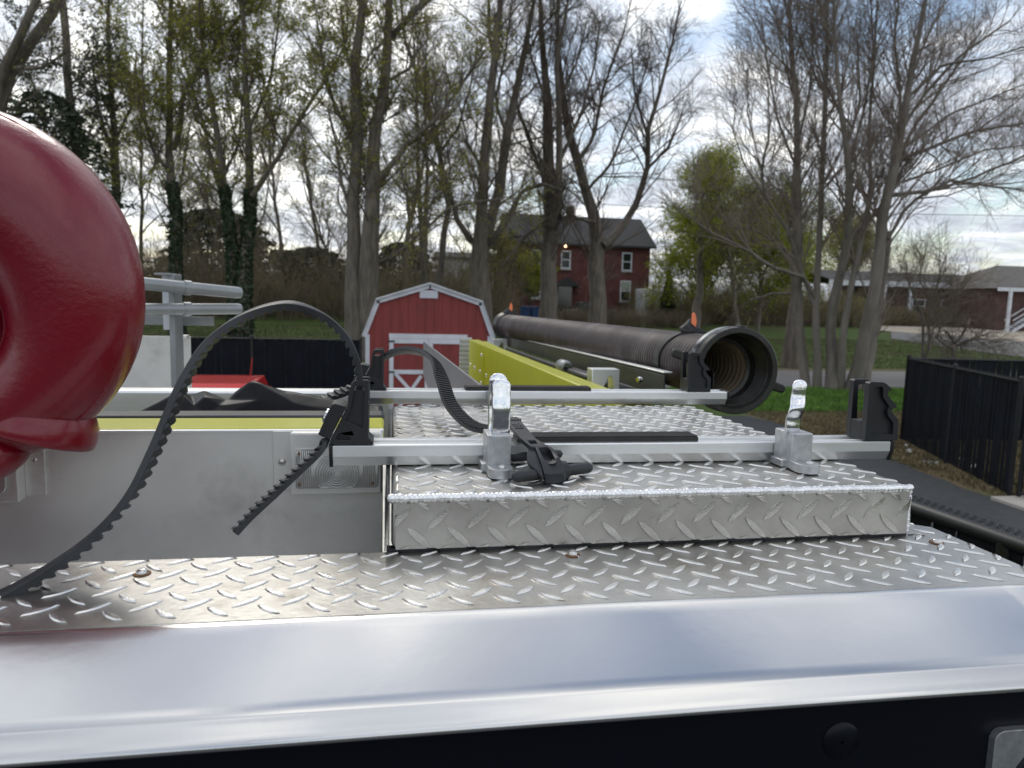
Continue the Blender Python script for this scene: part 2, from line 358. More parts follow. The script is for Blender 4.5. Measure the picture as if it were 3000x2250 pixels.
grid('parking_lot', [-40, -10, 0, 5, 9.25], list(np.arange(-40, 17.2, 0.45)) + [17.15], M['asphalt'], 0.008, jig=wob(lambda X: (X > 9).astype(float), 0.3))
grid('dirt_verge', [9.0, 10, 12, 14.6], list(np.arange(1.0, 17.8, 0.4)), M['dirt'], 0.004, jig=wob(lambda X: ((X > 14) * 2.5), 1.0))
grid('road', np.linspace(4, 120, 30), [23.2, 25, 27, 29.8], M['road'], 0.004)
grid('road_shoulder', np.linspace(4, 120, 60), [29.8, 30.3, 30.9], M['dirt'], 0.006)
# far road and gravel yard on the right, climbing gently
def strip(name, pts, m, dz):
    v = []; f = []
    for k, (x0, y0, x1, y1) in enumerate(pts): v += [(x0, y0, G(x0, y0) + dz), (x1, y1, G(x1, y1) + dz)]
    for k in range(len(pts) - 1): f.append((2 * k, 2 * k + 1, 2 * k + 3, 2 * k + 2))
    return link_mesh(name, v, f, m, kind='structure')
def onterr(u, v):
    a, b = 5.0, 160.0
    r = CM @ np.array([(u * S - 1500) / FPX, -(v * S - 1125) / FPX, -1.0])
    for _ in range(60):
        c = (a + b) / 2; p = CAM + r * (c / r[1])
        if p[2] > G(p[0], p[1]): a = c
        else: b = c
    return CAM + r * (a / r[1])

# ==================================================================
#  FIRE ENGINE: rear deck and hose bed
# ==================================================================
ZD, ZB = 2.6121, 2.664            # deck plate, top of the raised box
YF = 0.6285
truck = thing('fire_engine', (0.0, 0.9, 2.2), 'fire engine rear deck of aluminium tread plate with lime yellow hose bed boards', 'fire engine')

def lugs(mb, cells, fn, L0, W0, H0, clip, pl=1.0):
    """cells: (p,q,slant) ; fn(p,q,h)->xyz ; clip=(p0,p1,q0,q1)"""
    for p, q, sl in cells:
        a = sl; ca, sa = math.cos(a), math.sin(a)
        jl = L0 * (1 + rnd.uniform(-.04, .04)); w = W0 * (1 + rnd.uniform(-.06, .06))
        out = [(-.5, 0), (-.27, .34), (0, .5), (.27, .34), (.5, 0), (.27, -.34), (0, -.5), (-.27, -.34)]
        mid = [(-.40, .0), (-.24, .24), (0, .33), (.24, .24), (.40, .0), (.24, -.24), (0, -.33), (-.24, -.24)]
        vs = []
        ok = 0
        for ring, h in ((out, 0), (mid, H0)):
            for x, y in ring:
                X = x * jl * (pl if h else 1); Yy = y * w * (pl if h else 1); P = p + X * ca - Yy * sa; Q = q + X * sa + Yy * ca
                if clip[0] < P < clip[1] and clip[2] < Q < clip[3]: ok += 1
                P = min(max(P, clip[0]), clip[1]); Q = min(max(Q, clip[2]), clip[3]); vs.append(fn(P, Q, h))
        if ok < 4: continue
        fs = [(i, (i + 1) % 8, 8 + (i + 1) % 8, 8 + i) for i in range(8)]
        vs.append(fn(min(max(p, clip[0]), clip[1]), min(max(q, clip[2]), clip[3]), H0 * 1.22)); fs += [(8 + i, 8 + (i + 1) % 8, 16) for i in range(8)]
        mb.add(vs, fs)
def lattice(px, py, x0, y0, xr, yr, a=R(43)):
    c = []
    i0, i1 = int((xr[0] - x0) / px) - 2, int((xr[1] - x0) / px) + 2
    j0, j1 = int((yr[0] - y0) / py) - 2, int((yr[1] - y0) / py) + 2
    for i in range(i0, i1 + 1):
        for j in range(j0, j1 + 1):
            c.append((x0 + i * px, y0 + j * py, -a)); c.append((x0 + (i + .5) * px, y0 + (j + .5) * py, a))
    return c
# deck plate
XR = 0.566
mb = MB(); mb.prism([(-1.6, .503), (XR, .503), (XR, .655), (XR - .012, .664), (XR - .012, 1.5), (0.50, 1.5), (0.50, YF + .004), (-1.6, YF + .004)], ZD - .004, ZD, fn=lambda p, q, d: (p, q, d))
deck = mb.build('deck_plate', M['tread'], truck, bevel=0.001)
mb = MB(); lugs(mb, lattice(.0351, .0305, -.228, .580, (-1.0, XR), (.505, YF)), lambda p, q, h: (p, q, ZD + h + .0002), .0262, .0062, .0011, (-1.2, XR - .003, .512, YF - .001))
lugs(mb, lattice(.0351, .0305, -.228, .580, (.52, XR), (YF, 1.4)), lambda p, q, h: (p, q, ZD + h + .0002), .0262, .0062, .0011, (.5185, XR - .014, YF + .002, 1.45))
mb.build('tread_lugs', M['lug'], deck, smooth='auto', angle=25, kind='stuff')
# raised box: top, front, sides
box_ = MB(); box_.box(0, .518, YF, 1.176, ZD + .003, ZB)
stepbox = box_.build('step_box', M['tread'], truck, bevel=0.006, seg=3)
fm = MB(); fm.box(.004, .514, YF - .0008, YF + .0005, ZD + .0035, ZB - .004)
fp = fm.build('front_plate', M['face'], stepbox)
mb = MB(); lugs(mb, lattice(.0361, .0345, .0243, 2.6263, (0, .52), (ZD, ZB)), lambda p, q, h: (p, YF - .001 - h, q), .0305, .0084, .0012, (.003, .515, ZD + .004, ZB - .006), 1.22)
mb.build('front_lugs', M['front_lug'], stepbox, smooth='auto', angle=15, kind='stuff')
mb = MB(); lugs(mb, lattice(.0352, .0335, .016, .655, (0, .52), (YF, 1.18)), lambda p, q, h: (p, q, ZB + h + .0002), .0285, .0066, .0012, (.004, .514, YF + .005, 1.172))
mb.build('top_lugs', M['lug'], stepbox, smooth='auto', angle=25, kind='stuff')
# weld bead along the front top edge and down the right corner
mb = MB(); x = .001
def bead(mb, c, r, ax):
    c = Vector(c); ax = Vector(ax)
    mb.lathe([(-r * .95, r * .55), (-r * .5, r * .90), (r * .1, r), (r * .5, r * .86), (r * .7, r * .5)], c, ax, 10)
while x < .518:
    bead(mb, (x, YF + .0022 + rnd.uniform(-.0004, .0004), ZB - .0024 + rnd.uniform(-.0003, .0003)), rnd.uniform(.0038, .0047), (1, rnd.uniform(-.15, .15), rnd.uniform(-.3, .1))); x += rnd.uniform(.0032, .0046)
z = ZB - .004
while z > ZD + .004:
    bead(mb, (.5165, YF + .0015, z), rnd.uniform(.0016, .0024), (0, 0, 1)); z -= .0022
mb.build('weld_bead', M['weld'], stepbox, smooth=True)
# dark strip standing in for shade in the gap under the box front, vertical joint on its left
mb = MB(); mb.box(-.004, .517, YF + .002, YF + .012, ZD + .0002, ZD + .0032); mb.build('gap_shade_strip', M['rubber'], truck)
mb = MB()
for k in range(3): mb.box(-.0058 + k * .0016, -.0048 + k * .0016, YF + .002 + k * .0006, 1.15, ZD + .001, ZB - .0005 - k * .001)
mb.build('hinge_strip', mat('dull_grey_hinge', (0.085, 0.083, 0.08), 0.75, 0.0, 0.4, 200), truck)
# smooth bent trim on the rear edge
prof = [(.503, ZD - .001), (.5022, ZD + .0010), (.4995, ZD + .0016), (.4955, ZD + .0006)]
for k in range(1, 9): prof.append((.4955 - .0700 * k / 8, ZD + .0006 - .0250 * k / 8))
prof += [(.4240, 2.5862), (.4228, 2.5850), (.4216, 2.5838), (.4180, 2.5806), (.4150, 2.5780), (.4136, 2.5764), (.4130, 2.5748), (.4136, 2.5730), (.417, 2.5715)]
inn = [(a + .004, b - .004) for a, b in prof][::-1]
mb = MB(); n = len(prof)
xs = np.linspace(-1.6, .60, 23)
vs = []; fs = []
for xx in xs:
    for a, b in prof: vs.append((xx, a, b + .0004 * math.sin(xx * 7)))
for i in range(len(xs) - 1):
    for k in range(n - 1): fs.append((i * n + k, i * n + k + 1, (i + 1) * n + k + 1, (i + 1) * n + k))
mb.add(vs, fs)
tr = mb.build('rear_trim', M['trim'], truck, smooth=True)
q = tr.modifiers.new('solid', 'SOLIDIFY'); q.thickness = .003; q.offset = -1
# scuff marks on the trim
# black rear panel below
mb = MB(); mb.box(-1.6, .62, .424, .44, 1.2, 2.578); mb.build('rear_panel', M['black_paint'], truck)
pc = at(2463, 2170, Y=.424)
mb = MB(); mb.lathe([(0, .014), (-.0016, .012), (-.0016, .001)], (pc[0], .4235, pc[2]), (0, 1, 0), 20); mb.build('rubber_bumper', M['black_paint'], truck, smooth='auto')
# paddle latch, bottom right
lp = at(2912, 2140, Y=.420)
lx, lz = lp[0], lp[2]
def rrect(x0, x1, z0, z1, r, n=5):
    o = []
    for cx_, cz_, a0 in ((x1 - r, z1 - r, 0), (x0 + r, z1 - r, 90), (x0 + r, z0 + r, 180), (x1 - r, z0 + r, 270)):
        for k in range(n + 1):
            a = R(a0 + 90 * k / n); o.append((cx_ + r * math.cos(a), cz_ + r * math.sin(a)))
    return o
def circ(cx_, cz_, r, n=24, ez=1.0): return [(cx_ + r * math.cos(2 * math.pi * k / n), cz_ + r * ez * math.sin(2 * math.pi * k / n)) for k in range(n)]
mb = MB(); mb.prism(rrect(lx, lx + .10, lz - .085, lz, .008), .418, .4238, holes=[circ(lx + .05, lz - .045, .034)])
lat = mb.build('latch_plate', M['zinc'], truck, bevel=.001)
mb = MB(); mb.lathe([(0, .0335), (.006, .030), (.0058, .001)], (lx + .05, .4235, lz - .045), (0, 1, 0), 24); mb.build('latch_cup', M['chrome'], lat, smooth='auto')
mb = MB(); mb.dome((lx + .05, .423, lz - .045), .020, .008, (0, -1, 0)); mb.build('latch_button', M['chrome'], lat, smooth=True)
# screws on the deck
def screw(p, r, mat_, par, ax=(0, 0, 1)):
    mb = MB(); mb.lathe([(0, r), (r * .25, r), (r * .55, r * .8), (r * .72, r * .45), (r * .72, r * .2), (r * .5, r * .12), (r * .5, .0001)], p, ax, 14)
    return mb.build('screw', mat_, par, smooth='auto')
for (u, v, zp) in ((307, 1240, ZD), (1237, 1199, ZD), (2023, 1173, ZD)):
    p = av(u, v, Z=zp); w = MB(); w.lathe([(0, .0068), (.0008, .0066), (.0008, .004)], (p[0], p[1], zp + .0003), (0, 0, 1), 16); w.build('washer', M['rust'], truck, smooth='auto')
    screw((p[0], p[1], zp + .001), .0048, M['steel'], truck)
# left vertical panel
YP, PT = .800, 2.6924
mb = MB(); mb.box(-1.6, -.0005, YF + .0045, YP + .0, 2.535, 2.542); mb.build('bounce_tray', M['brushed'], truck)  # unseen bright tray added to bounce light onto the bulkhead
mb = MB(); mb.box(-1.6, -.0095, YP, YP + .004, 2.5421, PT); panel = mb.build('rear_bulkhead', M['brushed'], truck, bevel=.001)
mb = MB(); mb.box(-1.6, -.009, YP - .001, YP + .006, PT - .0022, PT + .0008); mb.build('edge_trim', M['anod'], truck, bevel=.0006)
# lime yellow ledge, rubber edge and hose bed
mb = MB(); mb.box(-1.6, -.0095, YP + .007, .876, PT - .03, PT + .0016); mb.build('yellow_ledge', M['yellow'], truck, bevel=.003)
mb = MB(); mb.box(-1.6, -.0095, .8765, .917, PT - .03, PT + .004); mb.build('rubber_edging', M['rubber'], truck, bevel=.004)
mb = MB(); mb.box(-1.6, .60, 1.2, 4.1, 2.10, 2.20); mb.build('hose_bed_floor', M['brushed'], truck)
mb = MB(); mb.box(-1.6, .54, .45, 4.1, .55, 2.098); mb.build('body_side', M['yellow'], truck, bevel=.01)
mb = MB(); mb.box(.50, .54, .45, 4.1, 2.2005, 2.60); mb.build('body_rail', M['yellow'], truck, bevel=.004)
cr = av(600, 838, Z=2.632)
mb = MB(); mb.box(-1.6, .0, cr[1] - .05, cr[1], 2.50, 2.632); mb.build('cross_member', M['anod'], truck, bevel=.006)
# hose bed side wall at the far left
a0 = av(300, 712, Y=2.7); a1 = av(411, 727, Y=2.7); 
mb = MB(); mb.box(-1.5, a1[0], 2.70, 2.706, 2.4, a1[2]); mb.build('hose_bed_wall', M['brushed'], truck, bevel=.001)
mb = MB(); mb.box(a1[0] - .05, a1[0] - .002, 2.66, 2.699, a1[2] - .004, a1[2] + .006); mb.build('wall_cap', M['anod'], truck)
# yellow side board along the hose
yb0, yb1 = at(*zI(110, 640), X=.405), at(*zI(1480, 1190), X=.405)
mb = MB(); 
def board(mb, x0, x1, ya, za, yb, zb, zbot):
    mb.add([(x0, ya, zbot), (x1, ya, zbot), (x1, ya, za), (x0, ya, za), (x0, yb, zbot), (x1, yb, zbot), (x1, yb, zb), (x0, yb, zb)],
           [(0, 1, 2, 3), (7, 6, 5, 4), (0, 4, 5, 1), (3, 2, 6, 7), (0, 3, 7, 4), (1, 5, 6, 2)])
za_ = yb1[2] + (yb1[2] - yb0[2]) / (yb1[1] - yb0[1]) * (1.2 - yb1[1])
board(mb, .405, .455, 1.2, za_ - .004, yb0[1], yb0[2], 2.40)
yb = mb.build('yellow_board', M['yellow'], truck, bevel=.003)
yj = at(*zI(1520, 1200), X=.405)
mb = MB(); board(mb, .4015, .4048, 1.2, za_ - .010, yj[1] - .01, yj[2] - .012, 2.41); mb.build('reinforcing_plate', M['yellow'], yb)
e0 = at(*zI(300, 740), X=.4035)
mb = MB(); mb.box(.4005, .4048, e0[1] - .012, e0[1] + .012, 2.41, e0[2] - .006); mb.build('seam_strip', M['yellow'], yb, bevel=.001)
for q in ((270, 840), (250, 1050), (330, 1105), (180, 1005), (125, 965), (262, 1200)):
    p = at(*zI(*q), X=.404); mb = MB(); mb.dome((.4045, p[1], p[2]), .008, .005, (-1, 0, 0), 10); mb.build('rivet', M['steel'], yb, smooth=True)
# grey divider plate inside the hose bed
g0, g1 = at(*zF(1255, 0), X=.155), at(*zF(1843, 460), X=.155)
mb = MB(); mb.prism([(g0[1], g0[2]), (g1[1] - .2, g1[2] + (g1[2] - g0[2]) * (-.2) / (g1[1] - g0[1])), (1.25, 2.45), (g0[1], 2.45)], .155, .160, fn=lambda p, q, d: (d, p, q))
mb.build('divider_plate', M['galv'], truck)
# folded hose edge seen past the divider
fh = at(*zI(75, 700), Y=yb0[1] + .06)
mb = MB()
for k in range(9):
    zc = at(*zI(75, 655 + 58 * k), Y=yb0[1] + .05); mb.tube([(fh[0] - .035, yb0[1] + .08, zc[2]), (fh[0] + .03, yb0[1] + .08, zc[2])], .0155, 8)
tag(mb.build('folded_hose', M['fold'], None, smooth='auto'), 'stack of pale folded hose at the far end of the yellow board', 'fire hose')

# marker lights on the left panel
def marker(x0, zt, label=None):
    """x0: left edge of the bracket tab; zt: top"""
    W = min(at(1125, 1262, Y=YP)[0], -.0105) - x0 - .0197
    mb = MB(); mb.box(x0, x0 + .0197, YP - .003, YP - .0003, zt - .065, zt); tab = mb.build('light_bracket', M['brushed'], panel, bevel=.0006)
    mb = MB(); mb.box(x0 + .0197, x0 + .0197 + W, YP - .016, YP - .0003, zt - .068, zt + .0005); mb.build('bracket_box', M['brushed'], tab, bevel=.002)
    screw((x0 + .0095, YP - .003, zt - .034), .0040, M['steel'], tab, (0, -1, 0))
    lx0, lx1, lz1, lz0 = x0 + .0255, x0 + .0197 + W - .004, zt - .0165, zt - .0605
    yb_ = YP - .0185
    mb = MB(); mb.prism(rrect(lx0, lx1, lz0, lz1, .003, 3), yb_, YP - .0163); mb.build('lens', M['lens'], tab, bevel=.0008)
    cxx, czz = (lx0 + lx1) / 2, (lz0 + lz1) / 2 - .006
    mb = MB()
    for k in range(8):
        r_ = .004 + k * .0027
        pts = []
        for j in range(40):
            a = 2 * math.pi * j / 40; X_, Z_ = cxx + r_ * math.cos(a), czz + r_ * math.sin(a)
            pts.append((min(max(X_, lx0 + .002), lx1 - .002), yb_ - .0001, min(max(Z_, lz0 + .001), lz1 - .001)))
        mb.tube(pts, .0007, 5, closed=True)
    for s_ in (-1, 1):
        for k in range(14):
            X_ = cxx + s_ * (.028 + k * .0020)
            if lx0 + .004 < X_ < lx1 - .003: mb.tube([(X_, yb_, lz0 + .002), (X_, yb_, lz1 - .002)], .0006, 4)
    mb.build('lens_ribs', M['lens'], tab, smooth=True)
    for dx, dz in ((lx0 + .004, lz1 - .005), (lx0 + .004, lz0 + .005), (lx1 - .006, lz0 + .005)):
        mb = MB(); mb.lathe([(0, .0018), (.0006, .0014), (.0006, .0001)], (dx, yb_ - .0002, dz), (0, -1, 0), 8); mb.build('lens_screw', M['rust'], tab)
p = at(800, 1262, Y=YP); marker(p[0], p[2])
p2 = at(136, 1366, Y=YP)
mb = MB(); mb.box(p2[0] - .0197, p2[0], YP - .003, YP - .0003, p2[2] - .030, p2[2] + .035); tb = mb.build('light_bracket', M['brushed'], panel, bevel=.0006)
mb = MB(); mb.box(p2[0] - .13, p2[0] - .0197, YP - .016, YP - .0003, p2[2] - .034, p2[2] + .035); mb.build('bracket_box', M['brushed'], tb, bevel=.002)
mb = MB(); mb.prism(rrect(p2[0] - .12, p2[0] - .030, p2[2] - .024, p2[2] + .020, .007, 3), YP - .020, YP - .0163); mb.build('lens', M['lens'], tb, bevel=.0015)
screw((p2[0] - .0095, YP - .003, p2[2] + .0075), .003, M['steel'], tb, (0, -1, 0))

# ==================================================================
#  MOUNTING RAILS
# ==================================================================
RL, RW, RH = .640, .040, .0225
def rail(x0, y0, pad, label):
    t = thing('mounting_rail', (x0, y0, ZB), label, 'mounting rail', 'aluminium mounting rails on the tread plate box')
    zb = ZB + .0015
    pr = [(.0055, 0), (0, .0105), (0, RH - .001), (.001, RH), (.0135, RH), (.0135, RH - .0045), (.0265, RH - .0045), (.0265, RH), (RW - .001, RH), (RW, RH - .001), (RW, .010), (RW - .0035, 0)]
    mb = MB(); mb.prism([(y0 + a, zb + b) for a, b in pr], x0 + .003, x0 + RL - .003, fn=lambda p, q, d: (d, p, q)); ch_ = mb.build('channel', M['anod'], t, bevel=.0003); ch_.data.set_sharp_from_angle(angle=R(12))
    mb = MB()
    for yy in (.0075, .0100, .0300, .0325): mb.box(x0 + .003, x0 + RL - .003, y0 + yy, y0 + yy + .0008, zb + RH - .0002, zb + RH + .0006)
    mb.build('rib', M['anod'], t)
    cap = [(.0040, -.001), (-.0008, .0098), (-.0008, RH), (.0006, RH + .001), (RW - .001, RH + .001), (RW + .0008, RH), (RW + .0008, .0098), (RW - .004, -.001)]
    for xa in (x0 - .0005, x0 + RL - .0025):
        mb = MB(); mb.prism([(y0 + a, zb + b) for a, b in cap], xa, xa + .0035, fn=lambda p, q, d: (d, p, q)); mb.build('end_cap', M['plastic'], t, bevel=.0004)
    px0, px1 = pad
    mb = MB(); mb.box(px0, px1, y0 + .006, y0 + RW - .005, zb + RH + .0003, zb + RH + .0046)
    for k in range(6): mb.box(px0 + .0005, px1 - .0005, y0 + .0075 + k * .0047, y0 + .0098 + k * .0047, zb + RH + .0040, zb + RH + .0066)
    mb.build('rubber_pad', M['pad'], t, bevel=.0005)
    return t
rail(-.0625, .739, (.133, .339), 'front aluminium rail with black end caps and ribbed rubber pad nearest the camera')
rail(-.0530, 1.176, (.121, .3375), 'rear aluminium rail at the back edge of the tread plate box')

# ==================================================================
#  BLACK STRAP BLOCKS
# ==================================================================
RT = ZB + .0015 + RH + .0008
def P2(fn, pts, Y): return [(lambda q: (q[0], q[2]))(at(*fn(*p), Y=Y)) for p in pts]
def inset_poly(poly, d):
    c = np.mean(np.array(poly), 0); return [tuple(c + (np.array(p) - c) * d) for p in poly]
YA = .738
outL = P2(zF, [(240, 1140), (255, 1085), (440, 735), (440, 640), (468, 520), (478, 490), (500, 465), (530, 452), (655, 448), (668, 462), (660, 1070), (712, 1115), (712, 1142)], YA)
h1 = P2(zF, [(512, 520), (535, 512), (608, 512), (617, 520), (607, 968), (580, 960), (415, 890), (412, 875), (480, 740)], YA)
h2 = P2(zF, [(345, 1025), (360, 1022), (460, 1065), (466, 1085), (455, 1095), (325, 1092), (308, 1082), (312, 1070)], YA)
zmin = min(q[1] for q in outL); outL = [(a, b + (RT - zmin)) for a, b in outL]; h1 = [(a, b + (RT - zmin)) for a, b in h1]; h2 = [(a, b + (RT - zmin)) for a, b in h2]
blk = P2(zF, [(118, 1030), (245, 735), (280, 665), (292, 650), (420, 735), (235, 1080)], YA + .004)
blk = P2(zF, [(118, 1030), (262, 712), (300, 700), (425, 735), (245, 1085), (150, 1050)], YA + .003); blk = [(a, b + (RT - zmin)) for a, b in blk]
BW = .036
lb = thing('strap_block', (-.04, .757, RT), 'black plastic strap block on the left end of the front rail', 'strap block', 'black plastic strap blocks on the rails')
mb = MB(); mb.prism(outL, YA, YA + .007, holes=[h1, h2]); mb.build('front_cheek', M['plastic'], lb, bevel=.0009)
mb = MB(); mb.prism(outL, YA + BW - .007, YA + BW, holes=[h1, h2]); mb.build('rear_cheek', M['plastic'], lb, bevel=.0009)
core = [outL[0], outL[1], outL[2], (outL[3][0] + .001, outL[3][1]), (outL[3][0] + .004, outL[4][1] - .002), (outL[-4][0] - .001, outL[4][1] - .002), outL[-3], outL[-2], outL[-1]]
core = [outL[0], outL[1], outL[2], outL[3], (outL[4][0] + .001, outL[4][1] - .004), (outL[-4][0] - .0012, outL[4][1] - .004), (outL[-3][0] - .0005, outL[-3][1]), outL[-2], outL[-1]]
mb = MB(); mb.prism(core, YA + .0071, YA + BW - .0071); mb.build('core', M['plastic'], lb)
mb = MB(); mb.prism(core, YA + .0045, YA + .0071 + .0005, holes=[]); mb.build('recess_web', M['plastic'], lb)
mb = MB(); mb.prism(blk, YA + .002, YA + BW - .002); mb.build('clamp_block', M['plastic'], lb, bevel=.0015)
bd = (Vector((blk[1][0], 0, blk[1][1])) - Vector((blk[0][0], 0, blk[0][1]))).normalized(); bn = Vector((-bd.z, 0, bd.x))
for yy in (YA + .011, YA + .025):
    c0 = Vector((blk[0][0] * .45 + blk[1][0] * .55, yy, blk[0][1] * .45 + blk[1][1] * .55))
    mb = MB(); mb.lathe([(-.001, .0060), (.0006, .0066), (.0022, .0058), (.0030, .0030), (.0030, .0001)], c0, bn, 16); mb.build('bolt', M['chrome'], lb, smooth='auto')
dup(lb, (lb.location.x + (at(*zF(857, 540), Z=RT)[0] - at(*zF(712, 1142), Z=RT)[0]), 1.195, RT), 'black plastic strap block on the rear rail, left end, before the red shed')
# right hand blocks
outR = P2(zD, [(1182, 990), (1210, 620), (1218, 610), (1300, 612), (1322, 622), (1355, 655), (1352, 664), (1335, 670), (1328, 690), (1345, 715), (1388, 768), (1384, 776), (1360, 784), (1355, 800), (1372, 825), (1398, 855), (1390, 988)], YA)
zmin = min(outR[0][1], outR[-1][1]); outR = [(a, b + RT - zmin) for a, b in outR]; outR[0] = (outR[1][0], RT); outR[-1] = (outR[-1][0], RT)
hR = P2(zD, [(1238, 645), (1290, 640), (1300, 655), (1298, 705), (1340, 770), (1325, 795), (1330, 830), (1365, 875), (1362, 950), (1225, 948)], YA); hR = [(a, b + RT - zmin) for a, b in hR]
rb = thing('strap_block', (.56, .757, RT), 'black notched block with saw teeth on the right end of the front rail', 'strap block', 'black plastic strap blocks on the rails')
mb = MB(); mb.prism(outR, YA, YA + .008, holes=[hR]); mb.build('front_cheek', M['plastic'], rb, bevel=.0007)
mb = MB(); mb.prism(inset_poly(hR, 1.06), YA + .0045, YA + .0078); mb.build('recess_web', M['plastic'], rb)
mb = MB(); mb.prism(outR, YA + BW - .008, YA + BW, holes=[hR]); mb.build('rear_cheek', M['plastic'], rb, bevel=.0007)
x0_, x1_ = outR[0][0], outR[-1][0]
mb = MB(); mb.box(x0_, x1_ - .0005, YA + .0082, YA + BW - .0082, RT, RT + .022); mb.build('base_block', M['plastic'], rb, bevel=.0007)
mb = MB(); mb.box(x0_ + .018, x1_ - .012, YA + .0078, YA + BW - .0078, RT + .020, RT + .056); mb.build('back_stop', M['plastic'], rb, bevel=.0007)
dup(rb, (rb.location.x + (.5525 - x1_), 1.195, RT), 'black notched block on the rear rail in front of the hose mouth')

# ==================================================================
#  RIBBED RUBBER STRAPS
# ==================================================================
def spline(pts, n):
    pts = [Vector(p) for p in pts]; out_ = []
    P = [pts[0] * 2 - pts[1]] + pts + [pts[-1] * 2 - pts[-2]]
    segs = len(pts) - 1
    dens = []
    for i in range(segs):
        for k in range(16):
            t = k / 16; a, b, c, d = P[i], P[i + 1], P[i + 2], P[i + 3]
            dens.append(0.5 * ((2 * b) + (c - a) * t + (2 * a - 5 * b + 4 * c - d) * t * t + (3 * b - a - 3 * c + d) * t ** 3))
    dens.append(pts[-1])
    Ls = [0]
    for i in range(1, len(dens)): Ls.append(Ls[-1] + (dens[i] - dens[i - 1]).length)
    for k in range(n):
        s_ = Ls[-1] * k / (n - 1); j = max(0, min(len(dens) - 2, next((i for i in range(len(Ls) - 1) if Ls[i + 1] >= s_), len(dens) - 2)))
        f = (s_ - Ls[j]) / max(1e-9, Ls[j + 1] - Ls[j]); out_.append(dens[j].lerp(dens[j + 1], f))
    return out_, Ls[-1]
def strap(parent, pts, wdirs, width, th, tooth, pitch, side=1, tstart=0.0, tend=1.0, tapered=False):
    """pts control points, wdirs control width-directions; teeth on +side of thickness"""
    n = 90
    c, Ltot = spline(pts, n); wd, _ = spline([Vector(w).normalized() * .1 + Vector((0, 0, 0)) + Vector((i * 1.0, 0, 0)) for i, w in enumerate(wdirs)], n) if False else (None, None)
    m_ = len(pts) - 1; mb = MB(); frames = []
    # parameter of each sample in control index
    cps = [Vector(p) for p in pts]
    cum = [0]
    for i in range(1, len(cps)): cum.append(cum[-1] + (cps[i] - cps[i - 1]).length)
    for i in range(n):
        s_ = cum[-1] * i / (n - 1); j = max(0, min(m_ - 1, next((k for k in range(m_) if cum[k + 1] >= s_), m_ - 1)))
        f = (s_ - cum[j]) / (cum[j + 1] - cum[j]); w = Vector(wdirs[j]).lerp(Vector(wdirs[j + 1]), f)
        t = (c[min(i + 1, n - 1)] - c[max(i - 1, 0)]).normalized(); w = (w - t * w.dot(t)).normalized(); nn = t.cross(w).normalized() * side
        frames.append((c[i], t, w, nn))
    vs = []
    for (p, t, w, nn) in frames:
        for a, b in ((-.5, -.5), (-.42, -.62), (.42, -.62), (.5, -.5), (.5, .5), (-.5, .5)): vs.append(p + w * a * width + nn * b * th)
    fs = []
    for i in range(n - 1):
        for k in range(6): fs.append((i * 6 + k, i * 6 + (k + 1) % 6, (i + 1) * 6 + (k + 1) % 6, (i + 1) * 6 + k))
    fs += [tuple(range(6)), tuple((n - 1) * 6 + k for k in range(6))]
    mb.add(vs, fs); mb.build('band', M['rubber'], parent, smooth='auto', angle=35)
    mb = MB(); nt_ = int(Ltot / pitch)
    for k in range(nt_):
        u = (k + .5) / nt_
        if not (tstart <= u <= tend): continue
        x = u * (n - 1); i = min(int(x), n - 2); f = x - i
        p = frames[i][0].lerp(frames[i + 1][0], f); t, w, nn = frames[i][1], frames[i][2], frames[i][3]
        b0 = .5 * th - .0002; hw = width * .47
        q = [p + t * (-pitch * .42) + nn * b0, p + t * (pitch * .34) + nn * b0, p + t * (pitch * .34) + nn * (b0 + tooth), p + t * (pitch * .02) + nn * (b0 + tooth * .9)]
        vs = [a - w * hw for a in q] + [a + w * hw for a in q]
        mb.add(vs, [(0, 1, 2, 3), (7, 6, 5, 4), (0, 4, 5, 1), (1, 5, 6, 2), (2, 6, 7, 3), (3, 7, 4, 0)])
    mb.build('tooth_row', M['rubber'], parent, bevel=.0003)
    return frames
def ctl(lst):     # (u,v in 2212 units, Y)
    return [Vector(av(u, v, Y=y)) for u, v, y in lst]
loop = ctl([(-40, 1300, .560), (0, 1290, .566), (90, 1240, .578), (170, 1185, .59), (235, 1125, .60), (290, 1055, .612), (335, 965, .630), (367, 890, .648), (400, 815, .668), (447, 742, .69), (510, 692, .71), (580, 664, .728), (640, 660, .742), (700, 684, .752), (745, 725, .757), (770, 775, .757), (778, 822, .757), (776, 850, .757)])
wl = [Vector((.10, 1, .25))] * 8 + [Vector((.05, 1, .18))] * 5 + [Vector((-.05, 1, .0))] * 5
s1 = thing('rubber_strap', tuple(loop[8]), 'long black toothed rubber strap looping high from the front rail over the left deck', 'rubber strap')
strap(s1, loop, wl, .0150, .0050, .0034, .0098, side=-1)
tail = ctl([(706, 952, .752), (690, 975, .745), (650, 1013, .735), (600, 1060, .722), (550, 1107, .71), (508, 1152, .70)])
strap(s1, tail, [Vector((.35, 1, .45))] * 6, .0170, .0045, .0032, .0078, side=-1)
s2 = thing('rubber_strap', tuple(av(935, 770, Y=1.15)), 'black toothed rubber strap arching from the rear rail to its buckle by the hook', 'rubber strap')
mid = ctl([(824, 776, 1.192), (850, 762, 1.185), (880, 757, 1.17), (915, 764, 1.14), (940, 783, 1.10), (955, 820, 1.05), (972, 870, .985), (1000, 905, .925), (1030, 924, .885), (1066, 928, .85), (1090, 916, .825), (1110, 908, .805)])
